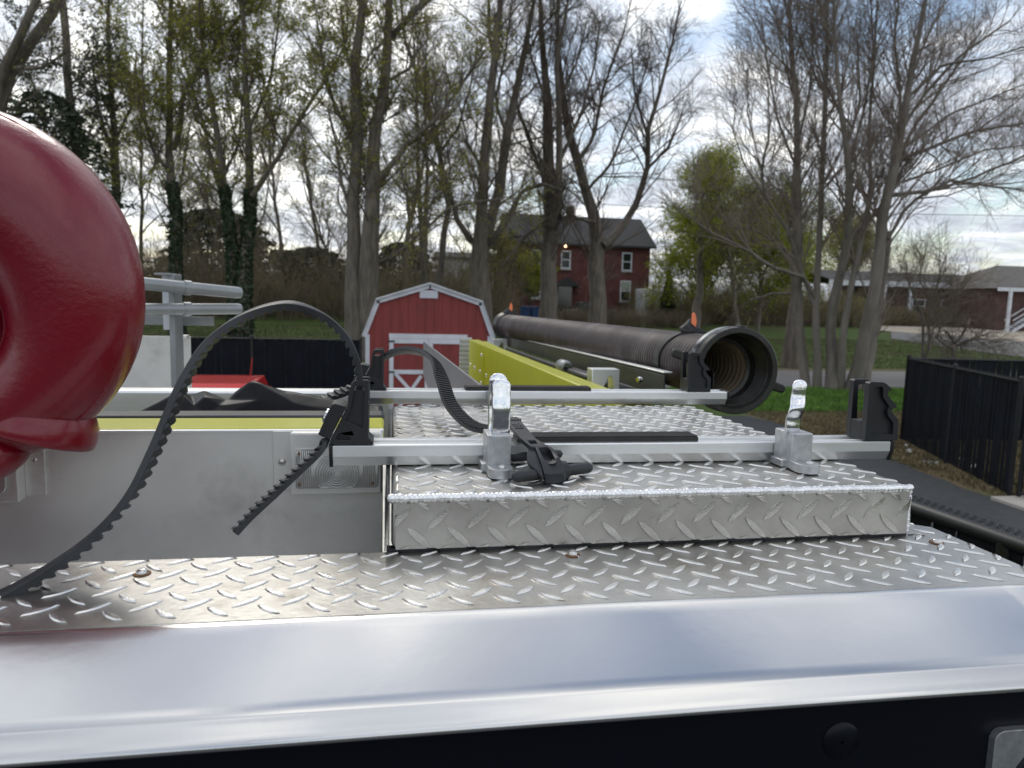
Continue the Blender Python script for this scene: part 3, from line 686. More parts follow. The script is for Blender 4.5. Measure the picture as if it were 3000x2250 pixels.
wm = [Vector((.0, 1, -.50)), Vector((.0, 1, -.48)), Vector((.0, 1, -.42)), Vector((.05, 1, -.25)), Vector((.20, 1, -.05)), Vector((.8, .8, .1)), Vector((.9, .7, .0)), Vector((.9, .6, .0)), Vector((.8, .7, .1)), Vector((.7, .8, .1)), Vector((.9, .45, 0)), Vector((1, .1, 0))]
strap(s2, mid, wm, .0200, .0045, .0024, .0068, side=1, tend=.93)
tail2 = ctl([(778, 828, 1.19), (755, 842, 1.18), (720, 856, 1.165), (680, 875, 1.15), (645, 893, 1.135), (612, 912, 1.12)])
strap(s2, tail2, [Vector((.35, 1, .45))] * 6, .0190, .0050, .0036, .0115, side=-1)
# buckle (moulded end of the strap)
def bsurf(x, y, d):
    """zG pixel -> sloping plane of the buckle; d pushes the surface down along its normal"""
    Yv = float(np.interp(y, [700, 720, 830, 900, 960, 1040, 1100, 1200, 1300, 1420], [.81, .80, .745, .722, .706, .692, .684, .672, .663, .655]))
    p = Vector(at(*zG(x, y), Y=Yv)); return p + Vector((.25, .10, -1)).normalized() * d
bf = lambda p, q, d: bsurf(p, q, d)
mb = MB(); mb.prism([(560, 740), (710, 738), (745, 775), (795, 830), (850, 900), (900, 960), (960, 1000), (1035, 1045), (1000, 1075), (905, 1078), (845, 1070), (770, 1010), (715, 960), (665, 900), (610, 835), (560, 790)], 0, .0055, holes=[[(808, 995), (900, 992), (940, 1030), (850, 1035)]], fn=bf)
mb.build('buckle_neck', M['rubber'], s2, bevel=.0007)
mb = MB(); mb.prism([(560, 724), (685, 722), (712, 735), (712, 755), (560, 757)], -.0012, .004, fn=bf); mb.build('neck_bar', M['rubber'], s2, bevel=.0006)
mb = MB(); mb.prism([(905, 1078), (930, 1072), (1040, 1045), (1095, 1075), (1140, 1110), (1190, 1190), (1230, 1250), (1260, 1320), (1245, 1390), (1120, 1405), (1010, 1400), (985, 1300), (940, 1180)], 0, .010, holes=[[(940, 1082), (1045, 1072), (1090, 1110), (1143, 1220), (1128, 1232), (1020, 1240)]], fn=bf)
mb.build('buckle_body', M['rubber'], s2, bevel=.0010)
mb = MB(); mb.prism([(800, 1060), (905, 1078), (940, 1180), (985, 1300), (1000, 1390), (960, 1385), (900, 1310), (820, 1250), (790, 1200)], .0030, .0075, fn=bf); mb.build('buckle_side', M['rubber'], s2, bevel=.0008)
mb = MB(); mb.prism([(950, 1080), (1060, 1070), (1145, 1240), (1025, 1245)], .0075, .0100, fn=bf); mb.build('buckle_pan', M['plastic'], s2)
bc = bsurf(1110, 1265, -.0003)
mb = MB(); mb.lathe([(-.0004, .0042), (.0004, .0040), (.0004, .0001)], bc, (-.2, -.2, 1), 16); mb.build('buckle_dot', M['rubber'], s2, smooth='auto')
fa, fb = Vector(at(*zG(655, 1440), Y=.657)), Vector(at(*zG(1565, 1325), Y=.693))
dirb = (fb - fa).normalized()
mb = MB(); ll = (fb - fa).length
mb.lathe([(-.003, .0008), (-.0022, .0030), (0, .0050), (.004, .0056), (ll * .4, .0060), (ll * .6, .0060), (ll - .004, .0056), (ll, .0048), (ll + .0022, .0028), (ll + .003, .0005)], fa, dirb, 16)
mb.build('front_bar', M['rubber'], s2, smooth=True)
ec = fa + dirb * ll * .52
e0_, e1_ = fa + dirb * ll * .40, fa + dirb * ll * .66
mb = MB(); mb.lathe([(0, .0066), (0.0008, .0098), ((e1_ - e0_).length - .0008, .0100), ((e1_ - e0_).length, .0066)], e0_, dirb, 18)
mb.build('eyelet', M['rubber'], s2, smooth='auto')
ra, rb_ = Vector(at(*zG(600, 1205), Y=.722)), Vector(at(*zG(1215, 1160), Y=.716))
ld = (rb_ - ra).length
mb = MB(); mb.lathe([(-.002, .001), (0, .0040), (.004, .0048), (ld - .004, .0048), (ld, .0040), (ld + .002, .001)], ra, (rb_ - ra).normalized(), 14); mb.build('rear_bar', M['rubber'], s2, smooth=True)
# raised lettering PAC on the buckle neck
fc = bpy.data.curves.new('lettering', 'FONT'); fc.body = 'PAC'; fc.size = .0135; fc.extrude = .0006; fc.align_x = 'CENTER'; fc.align_y = 'CENTER'
tmp = bpy.data.objects.new('tmp', fc); col.objects.link(tmp); dg = bpy.context.evaluated_depsgraph_get(); me = bpy.data.meshes.new_from_object(tmp.evaluated_get(dg)); bpy.data.objects.remove(tmp)
pa, pb = bsurf(745, 885, -.0010), bsurf(655, 775, -.0010); up_ = (bsurf(645, 860, -.0004) - bsurf(790, 845, -.0004))
xd = (pb - pa).normalized(); ydv = (up_ - xd * up_.dot(xd)).normalized(); zd_ = xd.cross(ydv); ce = (pa + pb) / 2
lo = s2.location
for v_ in me.vertices: w_ = ce + xd * v_.co.x + ydv * v_.co.y + zd_ * v_.co.z; v_.co = w_ - lo
me.materials.append(mat('raised_letter_rubber', (0.07, 0.072, 0.076), 0.5)); to = bpy.data.objects.new('lettering', me); col.objects.link(to); to.parent = s2

# ==================================================================
#  ZINC HOOKS WITH CHROME JAWS
# ==================================================================
def hook(x0, label, two, w=.0245):
    t = thing('hook_bracket', (x0 + w / 2, .705, ZB), label, 'hook', 'zinc hooks beside the front rail')
    z0 = ZB + .0013
    mb = MB(); mb.box(x0, x0 + w, .7010, .7375, z0, z0 + .0395); b = mb.build('base', M['zinc'], t, bevel=.0012)
    fl = [(x0, .7015)] + [(x0 + w / 2 - w / 2 * math.cos(a), .688 - .0115 * math.sin(a)) for a in np.linspace(0, math.pi, 12)] + [(x0 + w, .7015)]
    mb = MB(); mb.prism(fl, z0, z0 + .0095, fn=lambda p, q, d: (p, q, d)); mb.build('flange', M['zinc'], t, bevel=.0010)
    mb = MB(); mb.box(x0 - .004, x0 + .003, .712, .7365, z0, z0 + .008); mb.build('foot', M['zinc'], t, bevel=.001)
    screw((x0 + w * .55, .6875, z0 + .0095), .0042, M['steel'], t)
    # wavy jaws: thickness profile in (y,z), width along x
    def jaw(yc, sgn, amp, zt, wx, dx, wv=.0006, sx_=0.0):
        zs = np.linspace(z0 + .037, zt - .006, 26); c = []
        for z_ in zs:
            u = (z_ - zs[0]) / (zs[-1] - zs[0]); c.append((yc + sgn * (amp * math.sin(u * math.pi) + wv * math.sin(u * math.pi * 4.4)), z_))
        h = .0024
        front = [(y - h, z_) for y, z_ in c]; back = [(y + h, z_) for y, z_ in c]
        n_ = len(c); vs = []; fs = []; secs = 7
        for k in range(n_ + 4):
            if k < n_: yy, z_ = c[k]; hw, hh = wx / 2, h
            else:
                a = (k - n_ + 1) / 4 * math.pi / 2; yy = c[-1][0]; z_ = c[-1][1] + wx / 2 * math.sin(a) * 1.0; hw = wx / 2 * math.cos(a) + .0004; hh = h * (math.cos(a) * .6 + .4)
            for j in range(12):
                b_ = 2 * math.pi * j / 12; cc, ss = math.cos(b_), math.sin(b_)
                sx = math.copysign(abs(cc) ** .35, cc); sy = math.copysign(abs(ss) ** .6, ss)
                vs.append((x0 + w / 2 + dx + sx_ * math.tanh(((z_ - z0 - .037) / (zt - z0 - .037) - .55) * 5) + sx * hw, yy + sy * hh, z_))
        for k in range(n_ + 3):
            for j in range(12): fs.append((k * 12 + j, k * 12 + (j + 1) % 12, (k + 1) * 12 + (j + 1) % 12, (k + 1) * 12 + j))
        fs.append(tuple((n_ + 3) * 12 + j for j in range(12)))
        mb = MB(); mb.add(vs, fs); return mb.build('jaw', M['chrome'], t, smooth=True)
    if two:
        jaw(.7075, -1, .003, z0 + .0930, .0190, .0016, .0003); jaw(.7300, 1, .0035, z0 + .0960, .0190, .0016, .0003)
    else:
        jaw(.7130, -1, .0040, z0 + .0945, .0170, -.0045, .0011, .0030)
    return t
hook(at(*zG(325, 1000), Y=.70)[0], 'left zinc hook with two tall chrome jaws beside the rubber buckle', True)
hook(at(*zD(715, 950), Y=.70)[0], 'right zinc hook with one wavy chrome jaw near the notched block', False)

# ==================================================================
#  RED ELBOW PIPE
# ==================================================================
YE = .700
ec_ = Vector(av(-92, 642, Y=YE)); ro = (Vector(av(306, 642, Y=YE)) - ec_).length; ri = (Vector(av(44, 642, Y=YE)) - ec_).length
RM, rt = (ro + ri) / 2, (ro - ri) / 2
ic_ = Vector(av(-92, 692, Y=YE)); ir = (Vector(av(20, 692, Y=YE)) - ic_).length
el = thing('red_elbow', (ec_.x, YE, 2.51), 'large dark red enamelled metal elbow pipe curving down in front of the deck at left', 'pipe elbow')
pts = []; rr = []
for k in range(46):
    a = R(122) - R(122 + 80) * k / 45
    ra_ = ro * (1 + .11 * max(0, math.sin(a)) ** 2); O_ = Vector((ec_.x + ra_ * math.cos(a), YE, ec_.z + ra_ * math.sin(a))); ri_ = ir * (1 + .28 * max(0, math.sin(a)) ** 2); I_ = Vector((ic_.x + ri_ * math.cos(a), YE, ic_.z + ri_ * math.sin(a)))
    pts.append((O_ + I_) / 2); rr.append((O_ - I_).length / 2 * .985)
mb = MB(); mb.tube(pts, rr, 40); mb.build('elbow_tube', M['red_paint'], el, smooth=True)
# outlet collar
ea = R(-78); c_ = Vector((ec_.x + RM * math.cos(ea), YE, ec_.z + RM * math.sin(ea))); td = Vector((math.sin(ea), 0, -math.cos(ea)))
pc = Vector(av(88, 918, Y=YE)); td2 = Vector((-.30, -.14, -1)).normalized()
mb = MB(); mb.lathe([(-.050, .020), (-.024, .037), (-.008, .0460), (.004, .0476), (.0105, .0470), (.0120, .0455), (.0120, .040), (.0, .038), (-.03, .03)], pc, td2, 48)
mb.build('outlet_collar', M['red_paint'], el, smooth='auto', angle=50)
# casting seam along the outer rim and lower web to the inlet
sp = []
for k in range(30):
    a = R(100) - R(160) * k / 29
    ra_ = ro * (1 + .11 * max(0, math.sin(a)) ** 2) - .0045; sp.append((ec_.x + ra_ * math.cos(a), YE - rt * .42, ec_.z + ra_ * math.sin(a)))
mb = MB(); mb.tube(sp, .0011, 8); mb.build('casting_seam', M['red_paint'], el, smooth=True)
wpts = [Vector(av(u, v, Y=y)) for u, v, y in ((70, 950, YE), (40, 972, YE - .01), (0, 985, YE - .025), (-60, 985, YE - .03), (-160, 960, YE - .02), (-260, 900, YE))]
mb = MB(); mb.tube(wpts, [.004, .014, .022, .034, .04, .045], 24); mb.build('lower_branch', M['red_paint'], el, smooth=True, subsurf=1)
ipts = [(ec_.x - RM * .62, YE, 2.51), (ec_.x - RM * .62, YE, ZD + .06), (ec_.x - RM * .60, YE, ec_.z - .05), (ec_.x - RM * .45, YE, ec_.z + .02)]
mb = MB(); mb.tube(ipts, [.05, .046, .044, .04], 24); mb.build('riser', M['red_paint'], el, smooth=True)
q0, q1 = Vector(av(-60, 560, Y=YE + .05)), Vector(av(-20, 900, Y=YE + .05))
mb = MB(); mb.tube([q0, (q0 + q1) / 2 + Vector((.01, 0, 0)), q1], [.034, .036, .034], 24); mb.build('rear_leg', M['red_paint'], el, smooth=True)

# ==================================================================
#  SUCTION HOSE, RACK, STRAPS
# ==================================================================
HN = Vector(at(*zH(1290, 985), Y=1.44)); HF = Vector(at(1480, 953, Y=4.6))
ax = (HF - HN).normalized(); HLn = (HF - HN).length
hz = thing('suction_hose', tuple((HN + HF) / 2), 'long ribbed maroon suction hose with black couplings lying along the right side', 'suction hose')
RH_ = .0715
pr = []; a = .085; pitch = .0172
while a < HLn - .05:
    pr += [(a, RH_ - .0055), (a + pitch * .25, RH_ - .0002), (a + pitch * .5, RH_ + .0006), (a + pitch * .75, RH_ - .0002)]; a += pitch
mb = MB(); mb.lathe(pr, HN, ax, 44); mb.build('corrugated_tube', M['hose'], hz, smooth=True, fixn=False)
pi_ = []; a = .075
while a < .9:
    pi_ += [(a, .0590), (a + .003, .0600), (a + .007, .0650), (a + .015, .0650), (a + .018, .0600)]; a += .021
pi_ += [(.95, .06), (.96, .001)]
mb = MB(); mb.lathe(pi_, HN, ax, 44); mb.build('hose_lining', M['hose_in'], hz, smooth=True, fixn=False)
RC = .0945
mb = MB(); mb.lathe([(0.0, RC - .0015), (.0015, RC), (.022, RC), (.026, RC - .005), (.034, RC - .006), (.036, RC - .002), (.050, RC - .002), (.052, RC - .007), (.060, RC - .010), (.085, .078), (.105, .0755), (.107, .073)], HN, ax, 64)
mb.lathe([(0.0, RC - .0015), (0.0, .0830), (.002, .0815), (.012, .0800), (.016, .0765), (.050, .0755), (.052, .0700), (.074, .0680), (.076, .0600)], HN, ax, 64)
cp_ = mb.build('coupling', M['coupling'], hz, smooth='auto', angle=35)
mb = MB(); mb.lathe([(.0335, RC - .004), (.0345, RC + .0008), (.0495, RC + .0008), (.0505, RC - .004)], HN, ax, 64); mb.build('worn_ring', M['worn'], cp_, smooth='auto')
mb = MB()
for k in range(14): 
    r_ = .0765 - .0004 * k; mb.lathe([(.020 + k * .0022, r_), (.0205 + k * .0022, r_ - .0012), (.0215 + k * .0022, r_)], HN, ax, 48)
mb.build('thread', M['coupling'], cp_, smooth=True)
u_ = ax.cross(Vector((0, 0, 1))).normalized(); v_ = u_.cross(ax)   # u_ to the right, v_ up
def handle(ang, ln):
    d = (u_ * math.cos(ang) + v_ * math.sin(ang)); tdir = (-u_ * math.sin(ang) + v_ * math.cos(ang))
    c = HN + ax * .042
    prf = [(-.016, RC - .010), (.016, RC - .010), (.011, RC + .010), (.010, RC + ln - .008), (.007, RC + ln), (-.007, RC + ln), (-.010, RC + ln - .008), (-.011, RC + .010)]
    mb = MB(); mb.prism(prf, -.006, .006, fn=lambda p, q, dd: tuple(c + tdir * p + d * q + ax * dd)); mb.build('long_handle', M['coupling'], cp_, bevel=.004, seg=3)
handle(R(165), .046); handle(R(-18), .050); handle(R(75), .006)
mb = MB(); mb.lathe([(0, .08), (0, .084), (-.03, .086), (-.04, .080), (-.09, .0745), (-.09, .070)], HF, ax, 40); mb.lathe([(0, .08), (.004, .0001)], HF, ax, 40)
mb.build('coupling', M['coupling'], hz, smooth='auto')
# rack
rk = thing('hose_rack', (HN.x - .09, 2.5, 2.6), 'aluminium rack with channel and brackets carrying the maroon suction hose', 'hose rack')
r0, r1 = Vector(at(*zH(400, 1150), Y=1.56)), Vector(at(*zI(560, 640), Y=4.5))
def barpoly(mb, a, b, w, h):
    a, b = Vector(a), Vector(b); t = (b - a).normalized(); s_ = t.cross(Vector((0, 0, 1))).normalized(); up = s_.cross(t)
    vs = []
    for p in (a, b):
        for x_, z_ in ((-w / 2, -h / 2), (w / 2, -h / 2), (w / 2, h / 2), (-w / 2, h / 2)): vs.append(p + s_ * x_ + up * z_)
    mb.add(vs, [(0, 1, 2, 3), (7, 6, 5, 4), (0, 4, 5, 1), (1, 5, 6, 2), (2, 6, 7, 3), (3, 7, 4, 0)])
mb = MB(); barpoly(mb, r0 + Vector((0, 0, -.003)), r1 + Vector((0, 0, -.003)), .004, .050); mb.build('channel_web', M['rack_shade'], rk, bevel=.001)
mb = MB(); barpoly(mb, r0 + Vector((.008, 0, .028)), r1 + Vector((.008, 0, .028)), .022, .004); mb.build('channel_lip', M['anod'], rk, bevel=.001)
mb = MB(); barpoly(mb, r0 + Vector((.12, 0, .0)), r1 + Vector((.12, 0, .0)), .004, .060); mb.build('channel_web', M['rack_shade'], rk, bevel=.001)
for (q0, q1, Yb) in (((1705, 1025), (2060, 1240), 1.78), ((415, 635), (600, 790), 4.2)):
    b0 = Vector(at(*zI(*q0), Y=Yb)); b1 = Vector(at(*zI(q1[0], q0[1]), Y=Yb))
    w_ = b1.x - b0.x; h_ = .12
    mb = MB(); mb.prism([(b0.x, b0.z), (b1.x, b0.z), (b1.x, b0.z - h_), (b1.x - w_ * .2, b0.z - h_), (b1.x - w_ * .2, b0.z - .035), (b1.x - w_ * .3, b0.z - .018), (b0.x + w_ * .62, b0.z - .018), (b0.x + w_ * .52, b0.z - .035), (b0.x + w_ * .52, b0.z - h_), (b0.x, b0.z - h_)], Yb, Yb + .05)
    mb.build('rack_bracket', M['anod'], rk, bevel=.002)
for Yb in (1.84, 4.27):
    mb = MB(); mb.box(.541, HN.x + .06, Yb, Yb + .04, 2.49, 2.52); mb.build('support_arm', M['rack_shade'], rk, bevel=.002)
pr0, pr1 = Vector(av(1400, 860, Y=1.7)), Vector(at(*zI(600, 760), Y=4.0))
mb = MB(); mb.tube([pr0, Vector(at(*zI(1480, 1080), Y=2.2)), Vector(at(*zI(1000, 910), Y=3.0)), pr1], .012, 10); 
jt = mb.build('black_pipe', M['plastic'], rk, smooth=True)
jp = Vector(at(*zI(1330, 985), Y=2.35)); mb = MB(); mb.lathe([(-.05, .014), (-.04, .022), (.03, .022), (.045, .014)], jp, (pr1 - pr0).normalized(), 14); mb.build('pipe_joint', M['galv'], rk, smooth='auto')
for q in ((95, 1090),):
    p = Vector(at(*zH(*q), Y=1.60)); mb = MB(); mb.lathe([(-.008, .006), (.002, .0075), (.006, .006), (.006, .0001)], p, (-1, -.5, 0), 8); mb.build('nut', M['chrome'], rk, smooth='auto')
# hose straps with orange tabs
def hose_strap(tpos, label, big, rmul=1.0):
    c = HN + ax * tpos; t = thing('hose_strap', tuple(c), label, 'strap', 'black webbing straps round the suction hose')
    rs = RH_ + .003; mb = MB(); vs = []; n = 40; hw = .0165
    lean = .0
    for k in range(n):
        a = R(-60) + R(290) * k / (n - 1)
        for off, r_ in ((-hw, rs - .002), (hw, rs - .002), (hw, rs + .0015), (-hw, rs + .0015)):
            vs.append(c + ax * (off - .028 * math.cos(a)) + (u_ * math.cos(a) + v_ * math.sin(a)) * r_)
    fs = [(k * 4 + j, k * 4 + (j + 1) % 4, (k + 1) * 4 + (j + 1) % 4, (k + 1) * 4 + j) for k in range(n - 1) for j in range(4)]
    mb.add(vs, fs + [(0, 1, 2, 3), tuple((n - 1) * 4 + j for j in range(4))]); mb.build('band', M['web'], t, smooth='auto')
    # folded tab standing on top
    a0_ = c + v_ * rs
    s_ = .85 if big else 1.25
    tabp = [(.055, -.002), (.016, .016), (.004, .034), (-.004, .0385), (-.012, .026), (-.030, .012), (-.030, .002), (-.010, -.003)]
    mb = MB(); mb.prism([(p * s_, q * s_) for p, q in tabp], -.012, .012, fn=lambda p, q, d: tuple(a0_ + u_ * p + v_ * q + ax * (d * (1 - q * 12)))); mb.build('folded_tab', M['web'], t, bevel=.002)
    op = [(-.0050, .026), (.0090, .014), (.0125, .030), (.0105, .048), (.0050, .058), (-.0010, .050)]
    mb = MB(); mb.prism([(p * s_, q * s_) for p, q in op], -.0135, -.0115, fn=lambda p, q, d: tuple(a0_ + u_ * (p + .002) + v_ * q + ax * (d + q * .15))); mb.build('orange_tab', M['orange'], t, bevel=.0006)
    mb = MB(); mb.prism([(p * s_ * .9, q * s_) for p, q in op[1:] ], .004, .006, fn=lambda p, q, d: tuple(a0_ + u_ * (p + .003) + v_ * q + ax * (d - (q - .02) * .2))); mb.build('orange_tab', M['orange'], t, bevel=.0006)
    if big:
        e0 = c + ax * (-.028 * math.cos(R(215))) + (u_ * math.cos(R(215)) + v_ * math.sin(R(215))) * rs; e1 = e0 + Vector((-.010, -.01, -.07))
        mb = MB(); barpoly(mb, e0 + Vector((0.006, 0, .012)), e1, .006, .026); mb.build('hanging_end', M['web'], t, bevel=.002)
hose_strap(.26, 'black strap round the maroon hose near its open mouth with a large orange tab', True)
hose_strap(HLn - .16, 'black strap round the far end of the maroon hose with a small orange tab', False)

# ==================================================================
#  HANDRAIL TUBES, VINYL COVER
# ==================================================================
for (va, vb, lab) in (((612, 633), .0190, 'upper grey metal tube end projecting from behind the red elbow'), ((668, 667), .0175, 'lower grey metal tube end projecting from behind the red elbow')):
    a_ = Vector(av(305, va[0], Y=2.30)); b_ = Vector(av(521, va[1], Y=2.50))
    far = a_ + (a_ - b_) * 3.0
    t = thing('grey_tube', tuple(a_), lab, 'tube', 'grey tubes stowed above the hose bed')
    d_ = (b_ - far); ln = d_.length; d_.normalize()
    mb = MB(); mb.lathe([(0, vb), (ln - .012, vb), (ln - .003, vb * .9), (ln, vb * .6), (ln, .0001)], far, d_, 20); mb.build('tube', M['galv'], t, smooth='auto')
    cc = Vector(av(404, va[0] + (va[1] - va[0]) * .46, Y=2.39)); mb = MB(); mb.lathe([(-.012, vb), (-.012, vb + .004), (.010, vb + .004), (.010, vb)], cc, d_, 20); mb.build('clamp_ring', M['galv'], t, smooth='auto')
t = thing('tube_stand', tuple(av(363, 740, Y=2.45)), 'grey upright stand with cap holding the two grey tubes', 'stand')
ta, tb2 = av(348, 592, Y=2.46), av(384, 604, Y=2.46)
mb = MB(); mb.box(av(352, 640, Y=2.44)[0], av(370, 640, Y=2.44)[0], 2.435, 2.445, av(360, 712, Y=2.44)[2], ta[2]); mb.build('white_strip', M['white_trim'], t)
mb = MB(); mb.box(av(372, 640, Y=2.44)[0], av(384, 640, Y=2.44)[0], 2.40, 2.49, 2.45, ta[2]); mb.build('post', M['galv'], t, bevel=.002)
mb = MB(); mb.box(ta[0], tb2[0], 2.39, 2.50, ta[2] - .004, ta[2] + .002); mb.build('cap', M['galv'], t, bevel=.001)
pA, pB = av(300, 690, Y=2.50), av(462, 704, Y=2.50)
mb = MB(); mb.box(pA[0] - .3, pB[0], 2.50, 2.506, pB[2] + .0, av(380, 683, Y=2.5)[2]); mb.build('drilled_strip', M['galv'], t, bevel=.001)
# crumpled cover: a stiff sheet thrown into sharp folds
def cover_mesh():
    from mathutils import noise as mn
    Pn = dict(f0=(285, 893, .925), f1=(350, 893, .925), f2=(405, 893, .925), f3=(445, 892, .925), f4=(490, 893, .925), f5=(545, 893, .925), f6=(640, 892, .925), f7=(740, 891, .925), f8=(828, 890, .925),
              a1=(385, 843, .958), a2=(410, 852, .985), b1=(441, 858, .943), b0=(420, 876, .937), b2=(474, 876, .938), c1=(440, 842, .985), c2=(492, 862, .955),
              d1=(545, 820, .968), d0=(505, 846, .985), e1=(610, 842, .965), e2=(700, 858, .955), e3=(826, 876, .942), d2=(560, 866, .938), e4=(640, 874, .935), e5=(740, 882, .932))
    names = list(Pn); V = [Vector(av(u, v, Y=y)) for u, v, y in Pn.values()]; ix = {n: i for i, n in enumerate(names)}
    def g(n, x, y, z): ix[n] = len(V); V.append(Vector((x, y, z)))
    bx = V[ix['a1']].x
    for k, (n, ref) in enumerate((('g0', 'f0'), ('g1', 'a2'), ('g2', 'c1'), ('g3', 'd0'), ('g4', 'd1'), ('g5', 'e1'), ('g6', 'e2'), ('g7', 'e3'))):
        r = V[ix[ref]]; g(n, r.x * 1.15 if n != 'g7' else -.014, 1.35, 2.60)
    F = [('f0', 'f1', 'a1'), ('f1', 'f2', 'a1'), ('f2', 'b0', 'a1'), ('a1', 'b0', 'a2'), ('b0', 'c1', 'a2'), ('f2', 'f3', 'b0'), ('f3', 'b1', 'b0'), ('b0', 'b1', 'c1'), ('b1', 'c2', 'c1'), ('f3', 'b2', 'b1'), ('b1', 'b2', 'c2'), ('f3', 'f4', 'b2'), ('b2', 'f4', 'd2'), ('f4', 'f5', 'd2'),
         ('b2', 'd2', 'c2'), ('c2', 'd2', 'd1'), ('c2', 'd1', 'd0'), ('d2', 'e4', 'd1'), ('d1', 'e4', 'e1'), ('f5', 'f6', 'd2'), ('d2', 'f6', 'e4'), ('f6', 'f7', 'e4'), ('e4', 'f7', 'e5'), ('e4', 'e5', 'e2'), ('e4', 'e2', 'e1'), ('f7', 'f8', 'e5'), ('e5', 'f8', 'e3'), ('e5', 'e3', 'e2'),
         ('f0', 'a1', 'g0'), ('a1', 'g1', 'g0'), ('a1', 'a2', 'g1'), ('a2', 'g2', 'g1'), ('a2', 'c1', 'g2'), ('c1', 'g3', 'g2'), ('c1', 'c2', 'g3'), ('c2', 'd0', 'g3'), ('d0', 'g4', 'g3'), ('d0', 'd1', 'g4'), ('d1', 'g5', 'g4'), ('d1', 'e1', 'g5'), ('e1', 'g6', 'g5'), ('e1', 'e2', 'g6'), ('e2', 'g7', 'g6'), ('e2', 'e3', 'g7')]
    bm = bmesh.new(); bv = [bm.verts.new(v) for v in V]
    for f in F: bm.faces.new([bv[ix[n]] for n in f])
    bmesh.ops.subdivide_edges(bm, edges=bm.edges[:], cuts=7, use_grid_fill=True)
    for it in range(1): bmesh.ops.smooth_vert(bm, verts=[v for v in bm.verts if not v.is_boundary], factor=.35, use_axis_x=True, use_axis_y=True, use_axis_z=True)
    for v in bm.verts:
        if not v.is_boundary: v.co.z += .0022 * mn.noise(v.co * 16) + .0004 * mn.noise(v.co * 60)
    bm.verts.ensure_lookup_table(); vs = [tuple(v.co) for v in bm.verts]; fs = [tuple(q.index for q in f.verts) for f in bm.faces]; bm.free(); return vs, fs
vs, fs = cover_mesh()
cv = link_mesh('vinyl_cover', vs, fs, M['vinyl'], None, smooth=True, origin=(-.3, 1.2, 2.61)); tag(cv, 'crumpled black vinyl hose bed cover lying behind the yellow ledge', 'cover'); so = cv.modifiers.new('s', 'SOLIDIFY'); so.thickness = .002

# ==================================================================
#  FENCES
# ==================================================================
def chain_fence(p0, p1, zt, label, posts, near=False, slats=True, zb=0.05, dome=True):
    p0, p1 = Vector(p0), Vector(p1); t = thing('chain_link_fence', (p0.x, p0.y, 0), label, 'fence'); d = (p1 - p0); ln = d.length; d.normalize(); nrm = Vector((-d.y, d.x, 0))
    def q(s_, z_, o=0): v = p0 + d * s_ + nrm * o; return (v.x, v.y, z_)
    mb = MB(); mb.tube([q(0, zt - .03), q(ln, zt - .03)], .036 if near else .024, 16); mb.build('top_rail', M['fencep'], t, smooth='auto')
    for k in range(posts + 1):
        s_ = ln * k / posts; mb = MB(); mb.tube([q(s_, 0), q(s_, zt + (.03 if dome else -.03))], .036, 12); (mb.dome(q(s_, zt + .03), .04, .03) if dome else None); mb.build('post', M['fencep'], t, smooth='auto')
    mb = MB(); w = .062 if slats else 0
    s_ = .03
    while s_ < ln - .03:
        wz = .0673; o = .006 * math.sin(s_ * 40)
        a, b = q(s_, zb, o), q(s_ + wz, zb, o); hgt = zt - .05 + rnd.uniform(-.012, .012)
        mb.add([a, b, (b[0], b[1], hgt), (a[0], a[1], hgt), ], [(0, 1, 2, 3)]); s_ += .0675
    o_ = mb.build('privacy_slats', M['fence'], t, kind='stuff'); so = o_.modifiers.new('s', 'SOLIDIFY'); so.thickness = .004
    # wire: zig-zag diamonds
    mb = MB(); dm = .0675; off = .045
    ks = int(ln / dm)
    rows = [(zt - .10, zt + .035)] if not near else [(zt - .22, zt + .035)]
    if near: dm = .043; ks = int(ln / dm)
    for i in range(ks):
        s0 = i * dm; zz_ = zt - .004
        if near:
            mb.tube([q(s0, zz_, .012), q(s0 + dm * .5, zz_ + .034, .012), q(s0 + dm, zz_, .012)], .0024, 4)
            mb.tube([q(s0 + .005, zz_, .020), q(s0 + dm * .5 + .005, zz_ + .033, .020), q(s0 + dm + .005, zz_, .020)], .0022, 4)
        else:
            mb.tube([q(s0, zt - .03, -.03), q(s0 + dm * .5, zt + .028, -.024), q(s0 + dm, zt - .03, -.03)], .004, 4)
    mb.build('wire_mesh', M['fencep'], t, kind='stuff')
    return t
chain_fence((-13.0, 17.26, 0), (-.74, 17.26, 0), 1.83, 'long black slatted chain link fence on the left beside the red shed', 5)
chain_fence((10.98, 13.80, 0), (9.43, 9.40, 0), 1.83, 'black slatted chain link fence panel on the right edge beside the dirt verge', 2)
chain_fence((10.98, 13.80, 0), (22.0, 12.6, 0), 1.83, 'black slatted chain link fence running back from the right corner post', 4)
chain_fence((2.28, 5.85, 0), (3.00, -.60, 0), 1.885, 'near black chain link fence with thick top rail at the right edge of the truck', 2, near=True, dome=False)
nf = [o for o in scene.objects if o.name.startswith('chain_link_fence') and abs(o.location.x - 2.28) < .01][0]
mb = MB(); mb.lathe([(-.06, .036), (-.06, .0395), (.06, .0395), (.06, .036)], (2.28 + .72 * 3.4 / 6.45, 5.85 - 3.4, 1.855), (.72, -6.45, 0), 20); mb.build('rail_sleeve', M['fencep'], nf, smooth='auto')
